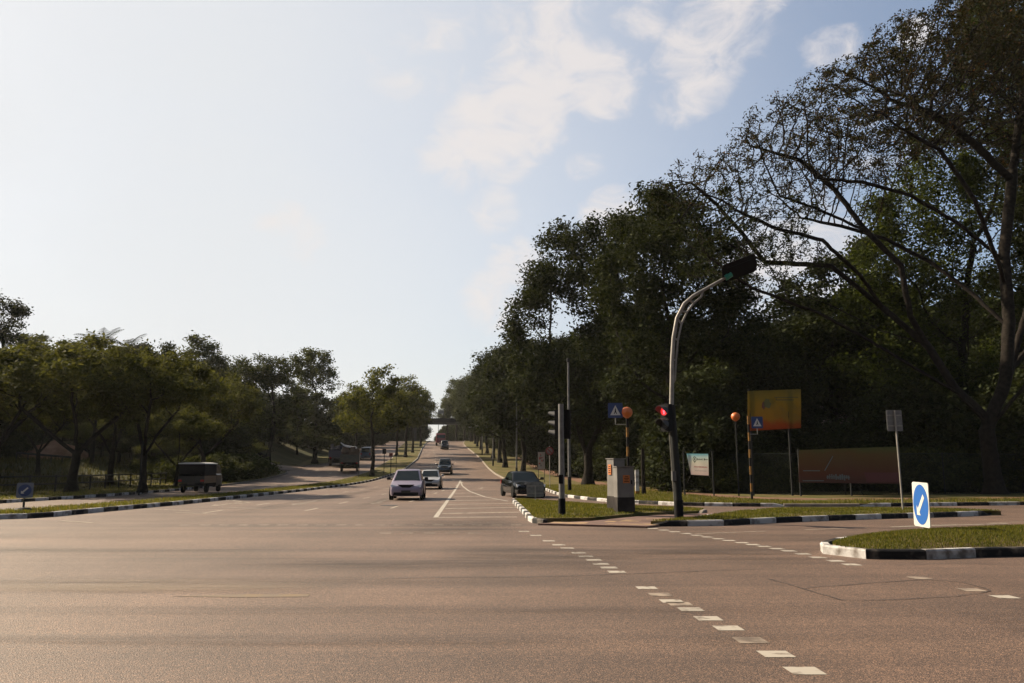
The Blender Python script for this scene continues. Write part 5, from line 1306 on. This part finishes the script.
# white board with blue top edge
D = 43.2; a = W(686.6, 453.6, D); c = W(708.2, 453.8, D); d = W(708.8, 475.6, D); e = W(691.0, 474.6, D)
root = empty('notice_banner', ((a.x + c.x) / 2, D, .1), 0, 'small white notice banner with green crest and red line, tied slack to the fence', 'banner'); o0 = Vector(root.location)
PN = lambda u, v: (e.lerp(d, u)).lerp(a.lerp(c, u), v) - o0
b = MB(); cloth_grid(b, PN, 10, 10, .015)
cl_o = b.build('cloth', banner_mat('notice_print', [(.0, (.72, .62, .58)), (.3, (.74, .68, .64)), (.55, (.76, .74, .66)), (.82, (.66, .74, .72)), (1.0, (.30, .55, .62))], .8), root)
def bar(b, u, v, w, h): q = PN(u, v) + Vector((0, -.022, 0)); b.box(q, (w, .004, h))
b = MB(); r = random.Random(3); q = PN(.33, .74) + Vector((0, -.022, 0))
for k in range(18):
    t = 2 * math.pi * k / 18; b.box(q + Vector((.085 * math.cos(t), 0, .125 * math.sin(t))), (.03, .004, .04))
b.box(q, (.05, .004, .12)); b.box(q + Vector((0, 0, -.17)), (.04, .004, .04))
b.build('crest', material('crest_green', (.08, .11, .07), .6), cl_o)
b = MB()
for k, (w, h) in enumerate(((.035, .1), (.03, .06), (.03, .07), (.03, .06), (.03, .07), (.02, .1), (0, 0), (.05, .1), (.03, .06), (.03, .06), (.03, .06))):
    if w: bar(b, .47 + k * .047, .735 + (h - .06) * .1, w, h)
b.build('dark_lettering', material('banner_ink', (.06, .07, .05), .6), cl_o)
b = MB()
for k in range(13): bar(b, .26 + k * .054, .38, r.uniform(.025, .045), r.uniform(.045, .07))
b.build('red_lettering', material('banner_red_ink', (.5, .10, .09), .6), cl_o)
b = MB()
for k in range(12): bar(b, .28 + k * .054, .2, r.uniform(.02, .045), .03)
b.build('grey_lettering', material('banner_grey_ink', (.42, .38, .35), .6), cl_o)
b = MB()
for u, px_, py_ in ((0, 683, 447), (1, 712, 449), (0, 687, 483), (1, 712, 482)):
    v = 1 if py_ < 460 else 0; q0 = PN(u, v); b.tube([q0 + Vector((0, .01, 0)), W(px_, py_, D + .15) - o0], .006, 4)
b.build('tie', grey_paint, root)
for px in (684, 713):
    b = MB(); x = W(px, 470, D + .15); b.tube([(x.x - o0.x, .15, -.1), (x.x - o0.x, .15, 2.4)], .04, 6); b.build('post', dark_steel, root)
# pale poster on the hoarding
D = 76; a = W(538, 452, D); c = W(545, 469, D)
root = empty('poster', ((a.x + c.x) / 2, D, H(D)), 0, 'tall pale poster with red and dark print standing against the hoarding', 'poster'); o0 = Vector(root.location)
b = MB(); b.box((0, 0, (a.z + c.z) / 2 - o0.z), (c.x - a.x, .04, a.z - c.z)); bd = b.build('board', material('poster_paper', (.30, .27, .26), .8), root)
b = MB(); r = random.Random(8)
for k in range(16): b.box((r.uniform(-.2, .2), -.024, (a.z + c.z) / 2 - o0.z + r.uniform(-.6, .6)), (r.uniform(.05, .2), .004, r.uniform(.04, .16)), k % 2)
b.build('print', [material('poster_red', (.35, .06, .06), .6), material('poster_ink', (.08, .08, .09), .6)], bd)
for sx in (-1, 1):
    b = MB(); b.tube([(sx * .28, .04, -.05), (sx * .28, .04, a.z - o0.z)], .03, 5); b.build('post', dark_steel, root)

# ------------------------------------------------------------------ vehicles
glass = material('car_glass', (.006, .011, .011), .12, spec=.3)
rubber = material('tyre_rubber', (.006, .006, .006), .9, spec=.1)
alloy = material('alloy_rim', (.38, .38, .38), .35, .8)
plastic = material('black_plastic', (.007, .007, .008), .7, spec=.15)
lampglass = material('headlight_glass', (.55, .55, .55), .12, spec=.8)
tail_red = material('tail_light_red', (.30, .012, .012), .25)
plate_m = material('number_plate_black', (.015, .015, .015), .5)
def paint(name, col, rough=.28, metal=.25):
    m = material(name, col, rough, metal); m.node_tree.nodes['Principled BSDF'].inputs['Coat Weight'].default_value = .25; return m
def wheel(root, x, y, r, w):
    t = MB(); c = Vector((x, y, r)); s = 1 if x > 0 else -1
    prof = [(.62 * r, -w / 2), (.93 * r, -w / 2), (r, -w * .32), (r, w * .32), (.93 * r, w / 2), (.62 * r, w / 2)]
    seg = 22
    t.loft([[c + Vector((z, q * math.cos(2 * math.pi * k / seg), q * math.sin(2 * math.pi * k / seg))) for k in range(seg)] for q, z in prof])
    wh = t.build('wheel', rubber, root, smooth=True)
    b = MB()
    b.loft([[c + Vector((s * z, q * math.cos(2 * math.pi * k / seg), q * math.sin(2 * math.pi * k / seg))) for k in range(seg)] for q, z in ((.63 * r, w * .40), (.60 * r, w * .49), (.54 * r, w * .44))])
    for k in range(5):
        a = 2 * math.pi * k / 5; d = Vector((0, math.cos(a), math.sin(a))); n_ = Vector((0, -d.z, d.y))
        b.add([c + Vector((s * w * .47, 0, 0)) + n_ * .05 * r * 2, c + Vector((s * w * .47, 0, 0)) - n_ * .05 * r * 2, c + Vector((s * w * .49, 0, 0)) + d * .58 * r - n_ * .06 * r, c + Vector((s * w * .49, 0, 0)) + d * .58 * r + n_ * .06 * r], [(0, 1, 2, 3)])
    b.build('rim', alloy, wh, smooth=True)
def bil(q, u, v): return q[0].lerp(q[1], u).lerp(q[3].lerp(q[2], u), v)
def pane(b, q, u0, u1, v0, v1, out, off=.006, n=4):
    ps = []
    for u, v in ((u0, v0), (u1, v0), (u1, v1), (u0, v1)): ps.append(bil(q, u, v))
    nr = (ps[1] - ps[0]).cross(ps[3] - ps[0]).normalized()
    if nr.dot(out) < 0: nr = -nr
    b.prism([p_ + nr * off for p_ in ps], -nr * .02)
def car(name, label, loc, rz, body, L=4.0, Wd=1.68, Hh=1.5, style='hatch', trim=None, cat='car', group=None):
    """front towards local -Y"""
    root = empty(name, loc, rz, label, cat, group)
    h = L / 2; w = Wd / 2
    hood = {'hatch': .93, 'sedan': .88, 'suv': 1.08, 'van': 1.15}[style]
    cowl = {'hatch': -h + .85, 'sedan': -h + 1.22, 'suv': -h + 1.1, 'van': -h + .5}[style]
    tail = {'hatch': 1.0, 'sedan': .98, 'suv': 1.15, 'van': 1.2}[style]
    zb = .20 if style in ('hatch', 'sedan') else .27
    st_ = [(-h, .36, .60, .70), (-h + .06, zb + .02, .70, .84), (-h + .25, zb, hood - .17, .93), (-h + .55, zb, hood - .08, .975), (cowl, zb, hood + .02, .985), (cowl + .5, zb, hood + .05, 1.0), (h - 1.0, zb, tail, 1.0), (h - .45, zb, tail, .975), (h - .12, zb + .03, tail - .02, .92), (h, .40, tail - .22, .82)]
    rings = []
    for y, z0, z1, k in st_:
        hw = w * k; zm = z0 + (z1 - z0) * .55
        half = [(hw * .55, z0), (hw * .93, z0 + .02), (hw * .985, z0 + .10), (hw, zm), (hw * .965, z1 - .10), (hw * .90, z1 - .025), (hw * .55, z1 + .012)]
        rings.append([Vector((x, y, z)) for x, z in half] + [Vector((-x, y, z)) for x, z in reversed(half)])
    b = MB(); b.loft(rings)
    # cabin
    rf = {'hatch': (cowl + .75, h - .42), 'sedan': (cowl + .70, h - 1.28), 'suv': (cowl + .62, h - .40), 'van': (cowl + .5, h - .15)}[style]
    bt_ = {'hatch': (cowl - .05, h - .10), 'sedan': (cowl, h - .62), 'suv': (cowl, h - .10), 'van': (cowl - .02, h - .05)}[style]
    zbelt = hood + .0; zr = Hh
    wb, wt = w * .90, w * .70 if style != 'van' else w * .80
    def ring(y0, y1, hw, z, c): return [Vector((-hw + c, y0, z)), Vector((hw - c, y0, z)), Vector((hw, y0 + c * 1.6, z)), Vector((hw, y1 - c * 1.6, z)), Vector((hw - c, y1, z)), Vector((-hw + c, y1, z)), Vector((-hw, y1 - c * 1.6, z)), Vector((-hw, y0 + c * 1.6, z))]
    zt = zr - .07
    b.loft([ring(bt_[0], bt_[1], wb, zbelt - .06, .03), ring(rf[0], rf[1], wt, zt, .03), ring(rf[0] + .10, rf[1] - .10, wt - .10, zr - .015, .05), ring(rf[0] + .35, rf[1] - .35, wt - .3, zr, .05)])
    bd = b.build('body', body, root, smooth=True, angle=32)
    B0, B1 = ring(bt_[0], bt_[1], wb, zbelt - .06, .03), ring(rf[0], rf[1], wt, zt, .03)
    g_ = MB(); pane(g_, [B0[0], B0[1], B1[1], B1[0]], .045, .955, .16, .97, Vector((0, -1, .5))); g_.build('windscreen', glass, root)
    g_ = MB(); pane(g_, [B0[5], B0[4], B1[4], B1[5]], .08, .92, .25, .93, Vector((0, 1, .5))); g_.build('rear_window', glass, root)
    for q, o_ in (([B0[2], B0[3], B1[3], B1[2]], Vector((1, 0, 0))), ([B0[7], B0[6], B1[6], B1[7]], Vector((-1, 0, 0)))):
        for u0, u1 in (((.10, .50), (.53, .90)) if style != 'van' else ((.06, .30), (.33, .63), (.66, .95))):
            g_ = MB(); pane(g_, q, u0, u1, .2, .93, o_); g_.build('side_window', glass, root)
    # front: grille, bumper intake, lamps, plate, mirrors
    zg = hood - .24
    b = MB(); b.prism([(x * w, -h - .012 + abs(x) * .03, z) for x, z in ((-.50, zg + .09), (.50, zg + .09), (.22, zg - .06), (-.22, zg - .06))], (0, .12, 0)); b.build('grille', plastic, root)
    b = MB(); b.prism([(x * w, -h - .004, z) for x, z in ((-.70, .40), (.70, .40), (.74, .24), (-.74, .24))], (0, .2, 0)); b.build('bumper_intake', plastic, root)
    for s in (-1, 1):
        b = MB(); b.prism([Vector((s * w * x, y, z)) for x, y, z in ((.50, -h + .03, hood - .32), (.86, -h + .09, hood - .28), (.90, -h + .13, hood - .14), (.60, -h + .12, hood - .19))], (0, .10, 0)); b.build('headlight', lampglass, root)
        b = MB(); b.box((s * w * .78, h - .05, tail - .18), (.22, .12, .22)); b.build('tail_light', tail_red, root)
        b = MB(); b.bbox((s * (w + .10), cowl + .42, hood + .14), (.2, .10, .14), .03); b.tube([(s * w * .9, cowl + .46, hood + .06), (s * (w + .05), cowl + .44, hood + .1)], .025, 5); b.build('mirror', trim or body, root)
        for y in (-h + .82, h - .78):
            r_ = .31 if style in ('hatch', 'sedan') else .35
            b = MB(); seg = 18
            for k in range(seg):
                a0, a1 = math.pi * k / seg, math.pi * (k + 1) / seg; R1 = r_ + .07
                b.add([(s * (w * .998 + .003), y, r_ * .9), (s * (w * .998 + .003), y + R1 * math.cos(a0), r_ + R1 * math.sin(a0) * .95), (s * (w * .998 + .003), y + R1 * math.cos(a1), r_ + R1 * math.sin(a1) * .95)], [(0, 1, 2)])
            b.build('wheel_arch', plastic, root)
            wheel(root, s * (w - .09), y, r_, .20)
    b = MB(); b.box((0, -h - .02, .44), (.46, .02, .11)); b.build('number_plate', plate_m, root)
    b = MB(); b.box((0, h + .01, .62), (.46, .02, .11)); b.build('number_plate', plate_m, root)
    b = MB(); b.box((w * .22, cowl + .55, zbelt + .02), (.5, .25, .3)); b.box((-w * .22 - .2, cowl + .9, zbelt + .08), (.4, .12, .4)) ; b.build('seat', plastic, root)
    return root
pink = paint('pink_mauve_paint', (.19, .155, .205), .32, .3); silver = paint('silver_paint', (.32, .32, .32), .35, .4); blackp = paint('black_car_paint', (.003, .0035, .004), .10, .0); blackp.node_tree.nodes['Principled BSDF'].inputs['Specular IOR Level'].default_value = .3; blackp.node_tree.nodes['Principled BSDF'].inputs['Coat Weight'].default_value = .0; navy = paint('dark_blue_car_paint', (.02, .03, .04), .2); darkgrey = paint('grey_van_paint', (.06, .062, .066), .3)
p = G(404, 500.5)
car('car', 'pinkish purple hatchback coming down the main road, nearest of the moving cars', (p.x - .05, p.y + 1.9, 0), R(4), pink, 3.85, 1.72, 1.54, 'hatch', trim=plastic)
p = G(431, 489.5)
car('car', 'silver sedan following just behind the pinkish purple hatchback', (p.x - .25, p.y + 2.0, H(p.y)), R(3), silver, 4.4, 1.72, 1.45, 'sedan')
x, y = W(443.3, 470.3, 97).x, 99.5
c_ = car('car', 'dark people carrier climbing down alone in the middle of the road', (x, y, H(y) - .02), R(2), navy, 4.5, 1.75, 1.9, 'suv'); c_.rotation_euler.x = R(-2.2)
y = 176; x = W(444.5, 450, y).x
c_ = car('car', 'small dark van near the top of the hill, farthest oncoming car', (x, y, H(y) - .02), R(6), darkgrey, 4.4, 1.72, 1.9, 'van'); c_.rotation_euler.x = R(-3.4)
p = G(521, 498.2)
car('car', 'black sedan waiting in the slip road behind the low grey sign', (p.x + .1, p.y + 2.1, 0), R(12), blackp, 4.5, 1.78, 1.42, 'sedan')
y = 136; x = W(367, 458.5, y).x
c_ = car('car', 'blue grey van half hidden by the nearest young median tree', (x, y, H(y) - .02), R(184), paint('blue_grey_paint', (.07, .09, .12)), 4.8, 1.85, 2.1, 'van'); c_.rotation_euler.x = R(-3)

canvas = material('dark_canvas', (.007, .007, .008), .95, spec=.1, noise=3, color2=(.013, .012, .012))
light_roof = material('pale_roof_sheet', (.55, .54, .52), .45)
def pickup(loc, rz):
    """covered pickup seen from its rear right corner; front towards local -Y"""
    root = empty('covered_pickup', loc, rz, 'dark pickup with boxy canopy and pale roof driving away on the left carriageway', 'pickup truck')
    bm_ = paint('dark_pickup_paint', (.008, .009, .011), .4); w = .84
    b = MB(); b.box((0, .1, .52), (1.5, 4.3, .16)); b.build('chassis', plastic, root)
    b = MB(); 
    rings = []
    for y, z0, z1, k in ((-2.25, .42, .95, .9), (-2.1, .36, 1.15, .97), (-1.75, .36, 1.2, 1), (-.62, .36, 1.2, 1)):
        rings.append([Vector((x * w * k, y, z)) for x, z in ((-.9, z0), (.9, z0), (1, z0 + .12), (1, z1 - .08), (.93, z1), (-.93, z1), (-1, z1 - .08), (-1, z0 + .12))])
    b.loft(rings)
    b.loft([[Vector((x, y, z)) for x, y in ((-.78, y0), (.78, y0), (.78, -.64), (-.78, -.64))] for y0, z in ((-2.0, 1.18), (-1.55, 1.74), (-1.4, 1.80))]); b.build('cab', bm_, root, smooth=True)
    g_ = MB(); pane(g_, [Vector((-.78, -2.0, 1.18)), Vector((.78, -2.0, 1.18)), Vector((.78, -1.55, 1.74)), Vector((-.78, -1.55, 1.74))], .06, .94, .1, .95, Vector((0, -1, .5))); g_.build('windscreen', glass, root)
    for s in (-1, 1):
        g_ = MB(); g_.prism([(s * .785, y, z) for y, z in ((-1.85, 1.25), (-.8, 1.25), (-.8, 1.7), (-1.5, 1.7))], (s * .006, 0, 0)); g_.build('side_window', glass, root)
    # load bed with drop sides
    b = MB(); b.box((0, .85, .68), (1.66, 2.8, .1))
    for s in (-1, 1): b.box((s * .82, .85, .90), (.04, 2.8, .36))
    b.box((0, 2.24, .90), (1.6, .04, .36)); b.build('load_bed', bm_, root)
    b = MB()
    for s in (-1, 1):
        for y in (-.5, .85, 2.2): b.box((s * .80, y, 1.45), (.05, .05, .78))
        b.box((s * .80, .85, 1.45), (.045, 2.72, .80))
    b.box((0, -.52, 1.42), (1.56, .04, .72)); b.build('canopy_frame', canvas, root)
    b = MB(); b.loft([[Vector((x, y, z)) for x, z in ((-.86, 1.84), (.86, 1.84), (.84, 1.90), (.4, 1.945), (-.4, 1.945), (-.84, 1.90))] for y in (-.62, 2.32)]); b.build('canopy_roof', light_roof, root)
    b = MB(); b.box((0, 2.27, 1.52), (1.6, .03, .66)); b.build('rear_curtain', canvas, root)
    b = MB()
    for k in range(5): b.bbox((-.5 + .25 * k, .9 + .4 * (k % 2), .98), (.22, .5, .5 + .1 * (k % 3)), .03)
    b.build('cargo', plastic, root)
    for s in (-1, 1):
        b = MB(); b.box((s * .70, 2.275, .78), (.22, .04, .12)); b.build('tail_light', tail_red, root)
        b = MB(); b.box((s * .66, -2.24, .80), (.26, .06, .16)); b.build('headlight', lampglass, root)
        for y in (-1.55, 1.35): wheel(root, s * .74, y, .30, .19)
    b = MB(); b.box((0, 2.29, .60), (.46, .02, .12)); b.build('number_plate', plate_m, root)
    return root
p = G(189, 493)
PU = pickup((p.x + .0, p.y + 1.9, 0), R(180 + 3)); PU.scale = (1.0, .86, 1.0)
def lorry(loc, rz, label, load, cabc, tilt, extra):
    root = empty('lorry', loc, rz, label, 'lorry'); root.rotation_euler.x = tilt; root.scale = (.97, .8, 1.0)
    w = 1.15
    b = MB(); b.box((0, .2, .85), (.9, 7.4, .24)); b.build('chassis', plastic, root)
    b = MB(); rings = []
    for y, z0, z1, k in ((-3.9, .6, 1.5, .94), (-3.8, .55, 2.55, .98), (-3.5, .55, 2.8, 1), (-2.3, .55, 2.85, 1)):
        rings.append([Vector((x * w * k, y, z)) for x, z in ((-.93, z0), (.93, z0), (1, z0 + .1), (1, z1 - .2), (.9, z1), (-.9, z1), (-1, z1 - .2), (-1, z0 + .1))])
    b.loft(rings); b.build('cab', cabc, root, smooth=True)
    g_ = MB(); g_.box((0, -3.87, 2.0), (2.0, .03, .8)); g_.build('windscreen', glass, root)
    for s in (-1, 1):
        g_ = MB(); g_.box((s * 1.155, -3.05, 2.05), (.012, .9, .6)); g_.build('side_window', glass, root)
    b = MB(); b.box((0, 1.0, 1.12), (2.4, 6.0, .14))
    for s in (-1, 1):
        b.box((s * 1.18, 1.0, 1.60), (.06, 6.0, .84))
        for y in np.arange(-1.6, 4.0, .8): b.box((s * 1.225, y, 1.60), (.04, .08, .84))
    b.box((0, 3.98, 1.60), (2.3, .06, .84)); b.box((0, -1.98, 1.95), (2.3, .06, 1.5)); b.build('tipper_bed', load[1], root)
    r = random.Random(label); b = MB()
    for k in range(26): b.bbox((r.uniform(-.85, .85), r.uniform(-1.7, 3.6), 1.9 + r.uniform(0, 1.0)), (r.uniform(.4, .9), r.uniform(.5, 1.3), r.uniform(.3, .7)), .08)
    b.build('load', load[0], root)
    if extra:
        b = MB(); b.tube([(-.9, 3.4, 2.9), (.4, 3.5, 3.1), (.8, 3.5, 3.25), (1.2, 3.5, 3.55)], [.14, .13, .1, .06], 6); b.tube([(-.8, -1, 3.0), (-.7, 3.6, 3.05)], .1, 6); b.build('pale_pipe', light_roof, root, smooth=True)
    for s in (-1, 1):
        b = MB(); b.box((s * .95, 4.02, 1.0), (.3, .06, .14)); b.build('tail_light', tail_red, root)
        for y in (-3.0, 1.9, 3.1): wheel(root, s * 1.0, y, .48, .28)
        b = MB(); b.box((s * 1.0, 3.75, .68), (.5, .02, .6)); b.build('mud_flap', rubber, root)
    b = MB(); b.box((0, 4.03, .85), (.5, .02, .14)); b.build('number_plate', plate_m, root)
rust = material('mixed_scrap_load', (.06, .035, .028), .9, noise=1.3, color2=(.11, .075, .05)); bedp = material('dark_green_bed_paint', (.045, .045, .035), .7, noise=2, color2=(.075, .06, .04)); dkload = material('dark_tarpaulin', (.03, .03, .04), .85)
y = 100; x = W(345, 470, y).x
lorry((x - .3, y + 4.2, H(y + 4)), R(180 + 11), 'loaded lorry with a pale pipe across its heaped load, on the left carriageway', (rust, bedp), paint('lorry_cab_paint', (.08, .07, .05)), R(2.6), True)
y = 113; x = W(335, 466, y).x
lorry((x - .6, y + 4.2, H(y + 4)), R(180 + 11), 'dark tarpaulin covered lorry just ahead of the loaded lorry', (dkload, material('blue_black_bed', (.03, .033, .05), .7)), paint('lorry_blue_paint', (.03, .04, .07)), R(3.2), False)
y = 196; x = W(440.6, 447, y).x
lorry((x, y, H(y)), R(6), 'dark red lorry behind the small van at the crest of the road', (dkload, material('red_bed_paint', (.13, .025, .02), .6)), paint('red_lorry_paint', (.17, .02, .018)), R(-3), False)

# ------------------------------------------------------------------ the air
b = MB(); b.box((0, 900, 30.4), (3640, 4240, 63.2))
hz = b.build('haze', material('haze_surface', (1, 1, 1)))
m = bpy.data.materials.new('haze_air'); m.use_nodes = True; t = m.node_tree; t.nodes.clear()
o_ = t.nodes.new('ShaderNodeOutputMaterial'); pv_ = t.nodes.new('ShaderNodeVolumePrincipled')
pv_.inputs['Color'].default_value = (.95, .95, .93, 1); pv_.inputs['Density'].default_value = .00009; pv_.inputs['Anisotropy'].default_value = .25
t.links.new(pv_.outputs[0], o_.inputs['Volume'])
hz.data.materials.clear(); hz.data.materials.append(m)
tag(hz, kind='stuff')
